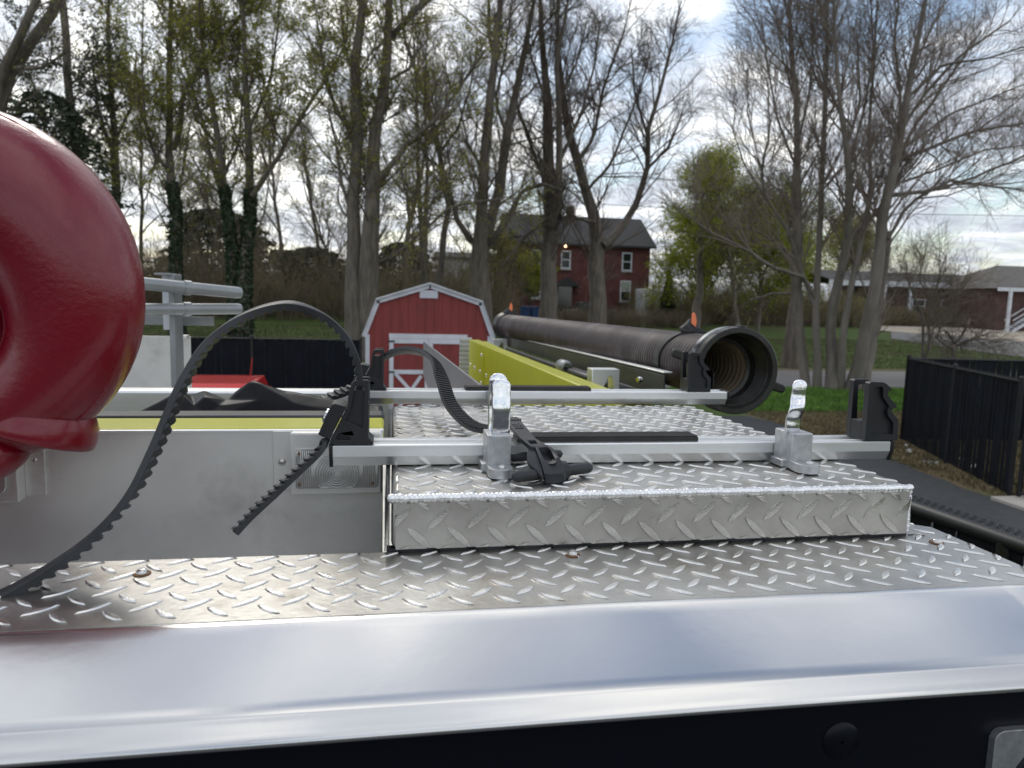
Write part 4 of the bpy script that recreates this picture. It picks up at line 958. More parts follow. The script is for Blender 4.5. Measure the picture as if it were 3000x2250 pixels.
# gate frame at the right of the corner
gt = thing('fence_gate', (9.42, 9.2, 0), 'narrow black chain link gate at the right picture edge', 'gate')
for xx, yy in ((9.44, 9.25), (9.75, 8.3)):
    mb = MB(); mb.tube([(xx, yy, 0.05), (xx, yy, 1.8)], .03, 10); mb.build('gate_post', M['fencep'], gt, smooth='auto')
for z_ in (.12, 1.76):
    mb = MB(); mb.tube([(9.44, 9.25, z_), (9.75, 8.3, z_)], .022, 10); mb.build('gate_rail', M['fencep'], gt, smooth='auto')
mb = MB()
for k in range(14): mb.box(9.45 + .02 * k, 9.455 + .02 * k + .012, 9.22 - .066 * k, 9.225 - .066 * k + .008, .14, 1.74)
mb.build('privacy_slats', M['fence'], gt, kind='stuff')
mb = MB(); mb.box(9.0, 10.4, 8.2, 9.3, 0, .06); o = mb.build('concrete_pad', M['concrete'], None, bevel=.01); o['kind'] = 'structure'
for (u, v) in ((1965, 975), (2010, 1000), (1975, 965), (2040, 978), (2075, 993), (2105, 1010)):
    p = av(u, v, Z=.02); mb = MB()
    for k in range(5):
        x_, y_ = p[0] + rnd.uniform(-.12, .12), p[1] + rnd.uniform(-.1, .1); a = rnd.uniform(0, 3)
        mb.add([(x_, y_, .01), (x_ + .08 * math.cos(a), y_ + .08 * math.sin(a), .02), (x_ + .06, y_ + .06, .06), (x_ - .03, y_ + .05, .04)], [(0, 1, 2, 3)])
    o = mb.build('paper_scraps', M['litter'], None); o['kind'] = 'stuff'; so = o.modifiers.new('s', 'SOLIDIFY'); so.thickness = .002

# ==================================================================
#  SHED
# ==================================================================
YS = 17.45
sc_ = .885; HWd = 1.52
shed = thing('barn_shed', (sc_, YS + 1.5, 0), 'small red gambrel roofed barn shed with white trim and double doors', 'shed')
ez, kz, pz = 1.96, 2.745, 3.135; kx = 1.235
gam = [(sc_ - HWd, 0), (sc_ + HWd, 0), (sc_ + HWd, ez), (sc_ + kx, kz), (sc_, pz), (sc_ - kx, kz), (sc_ - HWd, ez)]
mb = MB(); mb.prism(gam, YS + .02, YS + 3.6); mb.build('body', M['shed_red'], shed)
def gz_top(x):
    d = abs(x - sc_)
    return pz - (pz - kz) * d / kx if d < kx else kz - (kz - ez) * (d - kx) / (HWd - kx)
x = sc_ - HWd
while x < sc_ + HWd - .01:
    x1 = min(x + .203, sc_ + HWd); pts = [(x + .003, .05), (x1 - .002, .05), (x1 - .002, gz_top(x1 - .002) - .02)]
    for b in (sc_ + kx, sc_, sc_ - kx):
        if x + .006 < b < x1 - .004: pts.append((b, gz_top(b) - .02))
    pts.append((x + .003, gz_top(x + .003) - .02))
    mb = MB(); mb.prism(pts, YS, YS + .0195); mb.build('siding_panel', M['shed_red'], shed); x = x1
def band(mb, a, b, w, y0, y1):
    a, b = Vector((a[0], a[1])), Vector((b[0], b[1])); d = (b - a).normalized(); n_ = Vector((-d.y, d.x)) * w
    mb.prism([tuple(a), tuple(b), tuple(b + n_), tuple(a + n_)], y0, y1)
o6 = [(sc_ - HWd - .07, ez - .06), (sc_ - kx - .03, kz + .02), (sc_, pz + .035), (sc_ + kx + .03, kz + .02), (sc_ + HWd + .07, ez - .06)]
for k in range(4):
    mb = MB(); band(mb, o6[k + 1], o6[k], .095, YS - .06, YS - .02 - .001 * k); mb.build('fascia', M['white_trim'], shed)
    a, b = o6[k], o6[k + 1]
    mb = MB(); mb.add([(a[0], YS - .12, a[1]), (b[0], YS - .12, b[1]), (b[0], YS + 3.7, b[1]), (a[0], YS + 3.7, a[1]), (a[0], YS - .12, a[1] + .04), (b[0], YS - .12, b[1] + .04), (b[0], YS + 3.7, b[1] + .04), (a[0], YS + 3.7, a[1] + .04)],
        [(0, 3, 2, 1), (4, 5, 6, 7), (0, 1, 5, 4), (1, 2, 6, 5), (2, 3, 7, 6), (3, 0, 4, 7)]); mb.build('roof_panel', M['white_siding'], shed)
for s_ in (-1, 1):
    mb = MB(); xx = sc_ + s_ * (HWd - .05); mb.box(xx - .05, xx + .05, YS - .022, YS - .001, .05, ez - .02); mb.build('corner_board', M['white_trim'], shed)
dz1 = 1.86
mb = MB(); mb.box(sc_ - .96, sc_ + .92, YS - .035, YS - .002, dz1, dz1 + .11); mb.build('door_header', M['white_trim'], shed)
for s_, x0_, x1_ in ((-1, sc_ - .955, sc_ - .02), (1, sc_ - .015, sc_ + .915)):
    mb = MB(); mb.box(x0_, x1_, YS - .025, YS - .003, .08, dz1 - .005); dr = mb.build('door', M['shed_red'], shed)
    for (a, b, c, d_) in ((x0_, x0_ + .10, .08, dz1 - .005), (x1_ - .08, x1_, .08, dz1 - .005)):
        mb = MB(); mb.box(a, b, YS - .045, YS - .026, c, d_); mb.build('stile', M['white_trim'], dr)
    for (c, d_) in ((dz1 - .12, dz1 - .006), (1.0, 1.10), (.08, .18)):
        mb = MB(); mb.box(x0_ + .102, x1_ - .082, YS - .044, YS - .026, c, d_); mb.build('door_rail', M['white_trim'], dr)
    for (pa_, pb_) in (((x0_ + .12, .98), (x1_ - .12, .2)), ((x1_ - .2, .98), (x0_ + .2, .2))):
        mb = MB(); band(mb, pa_, pb_, .08, YS - .043 + (.002 if pa_[0] < pb_[0] else 0), YS - .027); mb.build('brace', M['white_trim'], dr)
    for z_ in (dz1 - .10, 1.02):
        hx = x0_ - .01 if s_ < 0 else x1_ - .13
        mb = MB(); mb.box(hx, hx + .14, YS - .052, YS - .046, z_, z_ + .05); mb.build('hinge', M['teal'], dr)
vx0, vx1, vz0, vz1 = sc_ - .24, sc_ + .19, 2.83, 3.02
mb = MB(); mb.box(vx0, vx1, YS - .03, YS - .021, vz0, vz1); vt = mb.build('gable_vent', M['white_trim'], shed)
for k in range(5):
    z_ = vz0 + .02 + k * .033; mb = MB(); mb.add([(vx0 + .02, YS - .045, z_), (vx1 - .02, YS - .045, z_), (vx1 - .02, YS - .031, z_ + .026), (vx0 + .02, YS - .031, z_ + .026)], [(0, 1, 2, 3)]); oo = mb.build('louvre', M['white_trim'], vt); so = oo.modifiers.new('s', 'SOLIDIFY'); so.thickness = .004

# ==================================================================
#  RED UTILITY VEHICLE behind the truck
# ==================================================================
rv0 = av(412, 797, Y=12.6); rv1 = av(539, 797, Y=12.6)
vzt = av(412, 797, Y=14.2)[2] - .10; vx0, vx1 = rv0[0] - 1.2, rv1[0]
rv = thing('red_utility_vehicle', ((vx0 + vx1) / 2, 13.2, 0), 'bright red vehicle with painted reflection strip and whip aerial in front of the black fence', 'vehicle')
mb = MB(); mb.prism([(12.6, .45), (14.9, .45), (14.9, 1.0), (14.6, 1.02), (14.1, vzt), (12.75, vzt), (12.6, vzt - .12)], vx0, vx1, fn=lambda p, q, d: (d, p, q)); mb.build('body', M['bright_red'], rv, bevel=.05, seg=3)
wx = vx0 + (vx1 - vx0) * .62
for a, b in ((vx0 + .15, vx0 + .9), (vx0 + 1.02, vx0 + 1.34), (vx0 + 1.40, vx0 + 1.66)):
    mb = MB(); mb.box(a, b, 12.57, 12.597, vzt - .5, vzt - .075); mb.build('window', M['glass'], rv)
mb = MB(); mb.box(vx1 - .62, vx1 - .2, 12.56, 12.60, vzt - .15, vzt - .09); mb.build('reflection_strip', M['white_trim'], rv)  # white strip painting the pale reflection on the red panel
for xx in (vx0 + .12, vx1 - .12):
    for yy in (12.95, 14.4):
        mb = MB(); mb.lathe([(-.1, .1), (-.1, .3), (-.07, .34), (.07, .34), (.1, .3), (.1, .1)], (xx, yy, .34), (1, 0, 0), 20); mb.build('wheel', M['tyre'], rv, smooth='auto')
mb = MB(); mb.tube([(vx1 - .03, 12.7, vzt - .02), (vx1 + .03, 12.7, vzt + .45)], .008, 6); mb.build('aerial', M['bright_red'], rv)

# ==================================================================
#  HOUSES
# ==================================================================
def wall_windows(par, wins, ywall, wmat='glass', fw=.12):
    for (x0, x1, z0, z1, bl) in wins:
        mb = MB(); mb.prism([(x0, z0), (x1, z0), (x1, z1), (x0, z1)], ywall - .06, ywall - .002, holes=[[(x0 + fw, z0 + fw), (x1 - fw, z0 + fw), (x1 - fw, z1 - fw), (x0 + fw, z1 - fw)]]); w = mb.build('window', M['white_trim'], par)
        zm = (z0 + z1) / 2
        mb = MB(); mb.box(x0 + fw, x1 - fw, ywall - .03, ywall - .004, z0 + fw, zm - .04); mb.build('pane', M['glass'], w)
        mb = MB(); mb.box(x0 + fw, x1 - fw, ywall - .03, ywall - .004, zm + .04, z1 - fw); mb.build('pane', M['blind'] if bl else M['glass'], w)
        mb = MB(); mb.box(x0 + fw, x1 - fw, ywall - .05, ywall - .003, zm - .04, zm + .04); mb.build('sash', M['white_trim'], w)
        mb = MB(); mb.box(x0 - .08, x1 + .08, ywall - .14, ywall - .002, z0 - .12, z0 - .005); mb.build('sill', M['concrete'], w)
YH = 62.0
hx0, hx1 = av(1105, 600, Y=YH)[0], av(1402, 600, Y=YH)[0]; hg = 1.2; hzE = av(1250, 528, Y=YH)[2]; hzR = av(1250, 472, Y=66)[2]
hs = thing('brick_house', ((hx0 + hx1) / 2, 66, hg), 'old two storey red brick house with dark gable roof behind the trees', 'house')
mb = MB(); mb.box(hx0, hx1, YH, 70, hg - .5, hzE); mb.build('wall', M['brick'], hs)
mb = MB(); mb.prism([(YH + .01, hzE), (69.99, hzE), (66, hzR - .15)], hx0 + .001, hx0 + .3, fn=lambda p, q, d: (d, p, q)); mb.prism([(YH + .01, hg), (69.99, hg), (69.99, hzE - .01), (YH + .01, hzE - .01)], hx0 - .03, hx0 - .002, fn=lambda p, q, d: (d, p, q)); mb.build('gable_end', M['brick_lit'], hs)
mb = MB()
for (ya, yb_) in ((YH - .5, 66), (70.5, 66)):
    mb.add([(hx0 - .4, ya, hzE - .15), (hx1 + .4, ya, hzE - .15), (hx1 + .4, yb_, hzR), (hx0 - .4, yb_, hzR), (hx0 - .4, ya, hzE + .02), (hx1 + .4, ya, hzE + .02), (hx1 + .4, yb_, hzR + .18), (hx0 - .4, yb_, hzR + .18)], [(0, 3, 2, 1), (4, 5, 6, 7), (0, 1, 5, 4), (1, 2, 6, 5), (2, 3, 7, 6), (3, 0, 4, 7)])
rf = mb.build('roof', M['shingle'], hs)
cxh = av(1232, 460, Y=66)[0]; mb = MB(); mb.box(cxh - .3, cxh + .3, 65.6, 66.4, hzR - .6, av(1232, 446, Y=66)[2]); mb.build('chimney', M['brown_brick'], rf)
W = []
for (u0, u1, v0, v1, bl) in ((1148, 1167, 539, 579, 0), (1212, 1232, 541, 581, 0), (1344, 1364, 545, 586, 0), (1147, 1167, 604, 645, 0), (1340, 1361, 606, 652, 1)):
    a = av(u0, v0, Y=YH); b = av(u1, v1, Y=YH); W.append((a[0], b[0], b[2], a[2], bl))
wall_windows(hs, W, YH)
da, db = av(1206, 618, Y=YH), av(1234, 660, Y=YH)
mb = MB(); mb.box(da[0], db[0], YH - .08, YH - .002, hg, da[2]); mb.build('door', M['glass'], hs)
mb = MB(); mb.prism([(da[0] - .5, da[2]), (db[0] + .5, da[2]), ((da[0] + db[0]) / 2, da[2] + .75)], YH - 1.2, YH - .003); mb.build('door_hood', M['shingle'], hs)
pl = av(1222, 532, Y=YH - .7); mb = MB(); mb.lathe([(-.10, .02), (-.07, .09), (0, .12), (.07, .09), (.10, .02)], (pl[0], YH - .65, pl[2]), (0, 0, 1), 10); lm = bpy.data.materials.new('lamp_glow'); lm.use_nodes = True
pb_ = lm.node_tree.nodes['Principled BSDF']; pb_.inputs['Emission Color'].default_value = (1, .62, .3, 1); pb_.inputs['Emission Strength'].default_value = 4; pb_.inputs['Base Color'].default_value = (1, .8, .6, 1)
mb.build('eave_lamp', lm, hs, smooth=True)
def simple_house(name, x0, x1, y0, y1, zg, ze, zr, wm, label, wins=(), rm='shingle'):
    t = thing(name, ((x0 + x1) / 2, (y0 + y1) / 2, zg), label, 'house'); ym = (y0 + y1) / 2
    mb = MB(); mb.box(x0, x1, y0, y1, zg - .6, ze); mb.build('wall', M[wm], t)
    mb = MB()
    for ya in (y0 - .4, y1 + .4):
        mb.add([(x0 - .4, ya, ze - .12), (x1 + .4, ya, ze - .12), (x1 + .4, ym, zr), (x0 - .4, ym, zr), (x0 - .4, ya, ze + .03), (x1 + .4, ya, ze + .03), (x1 + .4, ym, zr + .15), (x0 - .4, ym, zr + .15)], [(0, 3, 2, 1), (4, 5, 6, 7), (0, 1, 5, 4), (1, 2, 6, 5), (2, 3, 7, 6), (3, 0, 4, 7)])
    mb.build('roof', M[rm], t); wall_windows(t, wins, y0)
    return t
a = av(950, 622, Y=84); b = av(1098, 560, Y=84)
simple_house('white_house', a[0], b[0], 84, 92, 1.3, b[2], b[2] + .7, 'white_siding', 'white sided house glimpsed between trunks to the left of the brick house', [(a[0] + 1 + k * 2.6, a[0] + 2 + k * 2.6, 3.6, 5.2, 0) for k in range(3)])
a = av(590, 650, Y=92); b = av(628, 566, Y=92)
simple_house('white_house', a[0], b[0], 92, 98, 1.3, b[2], b[2] + 1.5, 'white_siding', 'small white house glimpsed through the wood above the strap loop', [(a[0] + .8, a[0] + 1.7, 4.2, 5.6, 0)])
# white trailer
a = av(1392, 668, Y=56); b = av(1480, 626, Y=56)
tl = thing('white_trailer', ((a[0] + b[0]) / 2, 57, 1.3), 'long white trailer parked right of the brick house under the green tree', 'trailer')
mb = MB(); mb.box(a[0], b[0], 56, 58.4, 1.75, b[2]); mb.build('body', M['white_siding'], tl, bevel=.05)
mb = MB(); mb.box(a[0], b[0], 55.97, 55.998, 1.80, 1.92); mb.build('skirt', M['galv'], tl)
for k in range(2):
    mb = MB(); mb.lathe([(-.1, .1), (-.1, .32), (.1, .32), (.1, .1)], (a[0] + 1.6 + k * .8, 56.3, G(18, 56) + .33), (0, 1, 0), 16); mb.build('wheel', M['tyre'], tl, smooth='auto')
# blue bins
for k, (u0, u1, lab) in enumerate(((1126, 1146, 'left blue wheeled bin standing at the foot of the big trunks'), (1148, 1164, 'right blue wheeled bin beside its twin'))):
    a = av(u0, 685, Y=45); b = av(u1, 662, Y=45); g = G(a[0], 45)
    t = thing('blue_bin', ((a[0] + b[0]) / 2, 45, g), lab, 'bin', 'blue bins in front of the brick house')
    w = (b[0] - a[0]); zt = b[2]; m_ = (a[0] + b[0]) / 2
    mb = MB(); mb.add([(m_ - w * .38, 45.05, g), (m_ + w * .38, 45.05, g), (m_ + w * .38, 45.5, g), (m_ - w * .38, 45.5, g), (m_ - w * .48, 44.95, zt - .08), (m_ + w * .48, 44.95, zt - .08), (m_ + w * .48, 45.6, zt - .08), (m_ - w * .48, 45.6, zt - .08)], [(0, 3, 2, 1), (4, 5, 6, 7), (0, 1, 5, 4), (1, 2, 6, 5), (2, 3, 7, 6), (3, 0, 4, 7)]); mb.build('body', M['blue'], t, bevel=.02)
    mb = MB(); mb.box(m_ - w / 2, m_ + w / 2, 44.9, 45.65, zt - .078, zt); mb.build('lid', M['blue'], t, bevel=.03)
# dark pickup in front of the brick house, mostly screened by brush
wa, wb = av(1252, 678, Y=52), av(1320, 679, Y=52); g = G(14, 52)
pk = thing('dark_pickup', ((wa[0] + wb[0]) / 2, 52.6, g), 'dark pickup with pale wheels parked before the brick house', 'car')
x0, x1 = wa[0] - .9, wb[0] + 1.0
mb = MB(); mb.prism([(x0, g + .45), (x1, g + .45), (x1, g + 1.0), (x1 - 1.3, g + 1.08), (x1 - 1.9, g + 1.65), (x1 - 3.3, g + 1.65), (x1 - 3.6, g + 1.05), (x0, g + 1.05)], 52.1, 53.9); mb.build('body', M['car'], pk, bevel=.06)
mb = MB(); mb.prism([(x1 - 1.5, g + 1.12), (x1 - 1.98, g + 1.58), (x1 - 3.2, g + 1.58), (x1 - 3.4, g + 1.12)], 52.08, 52.098); mb.build('side_window', M['glass'], pk)
for xx in (wa[0], wb[0]):
    mb = MB(); mb.lathe([(-.1, .2), (-.1, .36), (.1, .36), (.1, .2)], (xx, 52.1, g + .37), (0, 1, 0), 20); wh = mb.build('wheel', M['tyre'], pk, smooth='auto')
    mb = MB(); mb.lathe([(-.08, .21), (-.09, .12), (-.06, .001)], (xx, 52.08, g + .37), (0, 1, 0), 16); mb.build('rim', M['galv'], wh, smooth='auto')
# right: brown ranch house with carport column and white stairs
YR = 60.0
a = av(1880, 715, Y=YR); b = av(2130, 616, Y=YR)
rh = thing('ranch_house', (a[0] + 8, YR + 4, 1.3), 'low brown brick ranch house with white eaves and a white porch post', 'house')
xr0, xr1, ze = a[0] - 3, b[0] + 1.0, b[2]
mb = MB(); mb.box(xr0 + 5.5, xr1, YR, YR + 8, .8, ze); mb.build('wall', M['brown_brick'], rh)
mb = MB(); mb.box(xr0 - 2, xr1 + .5, YR - .8, YR - .7, ze - .45, ze + .05); mb.build('eave_board', M['white_trim'], rh)
mb = MB(); mb.add([(xr0 - 2, YR - .85, ze + .06), (xr1 + .6, YR - .85, ze + .06), (xr1 + .6, YR + 4, ze + 1.1), (xr0 - 2, YR + 4, ze + 1.1), (xr0 - 2, YR + 8.6, ze), (xr1 + .6, YR + 8.6, ze)], [(0, 1, 2, 3), (3, 2, 5, 4)]); mb.build('roof', M['shingle'], rh)
for uu in (1905, 1960): 
    p = av(uu, 700, Y=YR - .6); mb = MB(); mb.box(p[0] - .11, p[0] + .11, YR - .72, YR - .5, 1.2, ze - .46); mb.build('porch_post', M['white_trim'], rh)
wall_windows(rh, [(xr0 + 7 + 3 * k, xr0 + 8.4 + 3 * k, 2.6, 3.9, 0) for k in range(2)], YR)
a = av(2150, 720, Y=54); b = av(2230, 625, Y=54)
r2 = thing('grey_house', (a[0] + 6, 58, 1.3), 'house at the right edge with grey hip roof and white outside staircase', 'house')
mb = MB(); mb.box(a[0] - .2, a[0] + 14, 54, 62, .8, b[2]); mb.build('wall', M['brown_brick'], r2)
mb = MB(); mb.add([(a[0] - .9, 53.3, b[2]), (a[0] + 15, 53.3, b[2]), (a[0] + 11, 58, b[2] + 2.2), (a[0] + 3.2, 58, b[2] + 2.2), (a[0] - .9, 62.7, b[2]), (a[0] + 15, 62.7, b[2])], [(0, 1, 2, 3), (0, 3, 4), (3, 2, 5, 4), (1, 5, 2), (0, 4, 5, 1)]); mb.build('roof', M['shingle2'], r2)
mb = MB(); mb.box(a[0] - .9, a[0] + 15, 53.2, 53.29, b[2] - .25, b[2] + .05); mb.build('fascia', M['white_trim'], r2)
st = []
sx0 = a[0] + .3
for k in range(9):
    mb = MB(); mb.box(sx0 + k * .35, sx0 + k * .35 + .32, 52.6, 53.4, 1.35 + k * .2, 1.42 + k * .2); mb.build('stair_tread', M['white_trim'], r2)
for yy in (52.55, 53.42):
    mb = MB(); barpoly(mb, (sx0 - .1, yy, 1.25), (sx0 + 3.2, yy, 3.15), .05, .22); mb.build('stringer', M['white_trim'], r2)
    mb = MB(); barpoly(mb, (sx0 - .1, yy, 2.2), (sx0 + 3.2, yy, 4.1), .06, .08); mb.build('handrail', M['white_trim'], r2)
mb = MB(); mb.box(sx0 + 3.0, sx0 + 9, 52.5, 53.45, 3.1, 3.25); mb.build('landing', M['white_trim'], r2)
mb = MB(); mb.box(a[0] - .35, a[0] - .15, 52.5, 52.7, 1.2, b[2]); mb.build('corner_post', M['white_trim'], r2)
mb = MB(); mb.box(sx0 + 3.0, sx0 + 9, 52.48, 52.54, 4.1, 4.2); mb.build('landing_rail', M['white_trim'], r2)

# far road, driveway and gravel yard seen on the right
def terr_quad(name, uv, m, dz):
    P_ = [onterr(*q) for q in uv]; n_ = 8
    # bilinear patch following the ground
    vs = []
    for j in range(n_ + 1):
        for i in range(n_ + 1):
            s_, t_ = i / n_, j / n_
            p = (P_[0] * (1 - s_) + P_[1] * s_) * (1 - t_) + (P_[3] * (1 - s_) + P_[2] * s_) * t_; vs.append((p[0], p[1], G(p[0], p[1]) + dz))
    fs = [(j * (n_ + 1) + i, j * (n_ + 1) + i + 1, (j + 1) * (n_ + 1) + i + 1, (j + 1) * (n_ + 1) + i) for j in range(n_) for i in range(n_)]
    o = link_mesh(name, vs, fs, m, smooth=True); o['kind'] = 'structure'; return o
terr_quad('far_road', [(1925, 733), (2400, 795), (2500, 748), (1925, 712)], M['road'], .05)
terr_quad('gravel_yard', [(1900, 716), (2400, 755), (2400, 712), (1900, 704)], M['gravel'], .07)
terr_quad('driveway', [(1440, 690), (1500, 694), (1512, 672), (1478, 668)], M['gravel'], .05)
# ==================================================================
#  TREES
# ==================================================================
def np_mesh(name, V, F, m, parent, off):
    """V (n,3), F (m,k) int"""
    me = bpy.data.meshes.new(name); k = F.shape[1]
    me.vertices.add(len(V)); me.vertices.foreach_set('co', (V - np.asarray(off)).astype(np.float32).ravel())
    me.loops.add(F.size); me.loops.foreach_set('vertex_index', F.astype(np.int32).ravel())
    me.polygons.add(len(F)); me.polygons.foreach_set('loop_start', np.arange(0, F.size, k, dtype=np.int32)); me.polygons.foreach_set('loop_total', np.full(len(F), k, dtype=np.int32))
    me.polygons.foreach_set('use_smooth', np.ones(len(F), bool)); me.update(calc_edges=True); me.materials.append(m)
    o = bpy.data.objects.new(name, me); col.objects.link(o); o.parent = parent; return o
def nrmz(a): return a / np.maximum(1e-9, np.linalg.norm(a, axis=-1, keepdims=True))
def tubes(P, Rr, k):
    m, n, _ = P.shape
    T = np.empty_like(P); T[:, 1:-1] = P[:, 2:] - P[:, :-2]; T[:, 0] = P[:, 1] - P[:, 0]; T[:, -1] = P[:, -1] - P[:, -2]; T = nrmz(T)
    ref = np.tile(np.array([0.31, 0.87, 0.12]), (m, n, 1)); U = nrmz(np.cross(T, ref)); W = np.cross(T, U)
    a = 2 * np.pi * np.arange(k) / k
    V = P[:, :, None, :] + (U[:, :, None, :] * np.cos(a)[None, None, :, None] + W[:, :, None, :] * np.sin(a)[None, None, :, None]) * Rr[:, :, None, None]
    idx = np.arange(m * n * k).reshape(m, n, k); A = idx[:, :-1, :]; B = np.roll(idx, -1, 2)[:, :-1, :]; C_ = np.roll(idx, -1, 2)[:, 1:, :]; D_ = idx[:, 1:, :]
    F = np.stack([A, B, C_, D_], -1).reshape(-1, 4)
    return V.reshape(-1, 3), F
def spawn(P, Rr, per, t0, t1, lo, hi, ang, n, up, g, wob=.10, rfac=.55, rmin=.006, taper_t=True):
    """children of polylines P (m,n0,3); per: number per parent (array or int)"""
    m, n0, _ = P.shape
    per = np.full(m, per) if np.isscalar(per) else per
    pi_ = np.repeat(np.arange(m), per); c = len(pi_)
    if c == 0: return np.zeros((0, n, 3)), np.zeros((0, n))
    t = t0 + (t1 - t0) * g.random(c) ** .9; x = t * (n0 - 1); i = np.minimum(x.astype(int), n0 - 2); f = (x - i)[:, None]
    p = P[pi_, i] * (1 - f) + P[pi_, i + 1] * f; r = Rr[pi_, i] * (1 - f[:, 0]) + Rr[pi_, i + 1] * f[:, 0]
    T = nrmz(P[pi_, i + 1] - P[pi_, i]); rv = nrmz(g.normal(size=(c, 3))); side = nrmz(rv - T * (rv * T).sum(1, keepdims=True))
    a = np.radians(ang[0] + (ang[1] - ang[0]) * g.random(c))[:, None]
    d = nrmz(T * np.cos(a) + side * np.sin(a) + np.array([0, 0, up]))
    Ln = (lo + (hi - lo) * g.random(c)) * (1 - (.55 * (t - t0) / max(1e-6, t1 - t0) if taper_t else 0))
    Q = np.empty((c, n, 3)); Q[:, 0] = p; step = (Ln / (n - 1))[:, None]
    for k in range(1, n):
        d = nrmz(d + g.normal(size=(c, 3)) * wob + np.array([0, 0, up * .25])); Q[:, k] = Q[:, k - 1] + d * step
    r0 = np.maximum(np.minimum(r * rfac, .012 * Ln + .004), rmin); RR = r0[:, None] * np.linspace(1, .35, n)[None]; RR = np.maximum(RR, rmin * .6)
    return Q, RR
def leaves(P, per, size, g, spread=.15):
    m, n, _ = P.shape; c = m * per
    if c == 0: return np.zeros((0, 3)), np.zeros((0, 4), int)
    pi_ = np.repeat(np.arange(m), per); k = g.integers(min(n // 3, n - 1) if n > 2 else 0, n, c); p = P[pi_, k] * 1.0; ff = g.random((c, 1)); p = P[pi_, 0] * ff + P[pi_, -1] * (1 - ff) if n == 2 else p; p = p + g.normal(size=(c, 3)) * spread
    u = nrmz(g.normal(size=(c, 3))); w = nrmz(np.cross(u, g.normal(size=(c, 3)))); s = size * (.6 + .8 * g.random(c))[:, None]
    V = np.stack([p - u * s, p + w * s * .6, p + u * s, p - w * s * .6], 1).reshape(-1, 3); return V, np.arange(c * 4).reshape(-1, 4)
def limb3(pts, Yd, g, root, bend=.5, n=14):
    """pts: (x,y,width) in photo pixels at distance Yd, resampled into a crooked 3-D limb"""
    q = []
    off = 0.0
    for k, (x, y, w) in enumerate(pts):
        if k: off += g.normal() * bend
        yy = Yd + off; p = at(x, y, Y=yy); q.append((*p, w / FPX * yy / 2))
    q = np.array(q)
    if root:
        gg = G(q[0, 0], q[0, 1])
        if q[0, 2] > gg + .1: q = np.vstack([[q[0, 0], q[0, 1], gg - .2, q[0, 3] * 1.25], q])
        else: q[0, 2] = gg - .2; q[0, 3] *= 1.3
    d = np.r_[0, np.cumsum(np.linalg.norm(np.diff(q[:, :3], axis=0), axis=1))]
    s = np.linspace(0, d[-1], n); out_ = np.stack([np.interp(s, d, q[:, i]) for i in range(4)], 1)
    out_[1:-1, :3] += g.normal(size=(n - 2, 3)) * np.minimum(.06, out_[1:-1, 3:4] * .18)
    return out_, d[-1]
def finish(name, label, cat, Ls, bark, twig, g, dens=1.0, buds=None, bper=1, bsize=.035, up=.14, l1=(1.8, 4.6), ang=(28, 62), group=None, budspread=.05, tri3=True, t0=.30, base=None, tmin=.0072, ivy=False, l3=6):
    """Ls: list of (limb array n x 4, length, is_root)"""
    b = Ls[0][0][0]; loc = (float(b[0]), float(b[1]), G(b[0], b[1])) if base is None else base
    t = thing(name, loc, label, cat, group)
    P = np.stack([l[0][:, :3] for l in Ls]); Rr = np.stack([l[0][:, 3] for l in Ls])
    V, F = tubes(P, Rr, 10)
    V = V + np.repeat(g.normal(size=(len(V) // 10, 1, 3)), 10, 1).reshape(-1, 3) * .008
    np_mesh('trunk', V, F, bark, t, loc)
    L_ = np.array([l[1] for l in Ls])
    per = np.maximum(3, (L_ * 1.9 * dens)).astype(int)
    tt0 = np.array([t0 if l[2] else .12 for l in Ls])
    A1, B1 = [], []
    for k in range(len(Ls)):
        q, r = spawn(P[k:k + 1], Rr[k:k + 1], int(per[k]), tt0[k], 1.0, l1[0], l1[1], ang, 7, up, g, .12, .5, .014, True); A1.append(q); B1.append(r)
    P1, R1 = np.concatenate(A1), np.concatenate(B1)
    P2_, R2_ = spawn(P1, R1, int(round(7 * min(dens, 1.2))), .12, 1.0, .7, 2.2, (24, 55), 4, up * .6, g, .12, .6, tmin * 1.25)
    P3, R3 = spawn(P2_, R2_, l3, .12, 1.0, .35, 1.15, (22, 55), 2, up * .3, g, .12, .7, tmin)
    v1, f1 = tubes(P1, R1, 4); v2, f2 = tubes(P2_, R2_, 3); v3, f3 = tubes(P3, R3, 3)
    V = np.concatenate([v1, v2, v3]); F = np.concatenate([f1, f2 + len(v1), f3 + len(v1) + len(v2)])
    np_mesh('crown', V, F, twig, t, loc)
    if buds is not None:
        V, F = leaves(P3, bper, bsize, g, budspread); o = np_mesh('leaves', V, F, buds, t, loc); o['kind'] = 'stuff'
    if ivy:
        n = 2600; k = g.integers(0, 5, n); f = g.random(n)[:, None]; p = P[0, k] * (1 - f) + P[0, k + 1] * f; r = Rr[0, k][:, None]
        dd = nrmz(g.normal(size=(n, 3)) * np.array([1, 1, .2])); p = p + dd * (r + .10 * g.random((n, 1)))
        u = nrmz(g.normal(size=(n, 3))); w = nrmz(np.cross(u, g.normal(size=(n, 3)))); s = .08
        V = np.stack([p - u * s, p + w * s, p + u * s, p - w * s], 1).reshape(-1, 3); o = np_mesh('ivy', V, np.arange(n * 4).reshape(-1, 4), M['ivy'], t, loc); o['kind'] = 'stuff'
    return t
def traced(name, label, limbs, D, seed, bark='bark', twig='twig', cat='tree', depths=None, **k):
    g = np.random.default_rng(seed); Ls = []
    for i, l in enumerate(limbs):
        root = l[0] == 'r'; pts = l[1:] if isinstance(l[0], str) else l
        a, ln = limb3(pts, D + (depths[i] if depths else 0), g, root, bend=.35 if root else .6); Ls.append((a, ln, root))
    return finish(name, label, cat, Ls, M[bark], M[twig], g, **k)

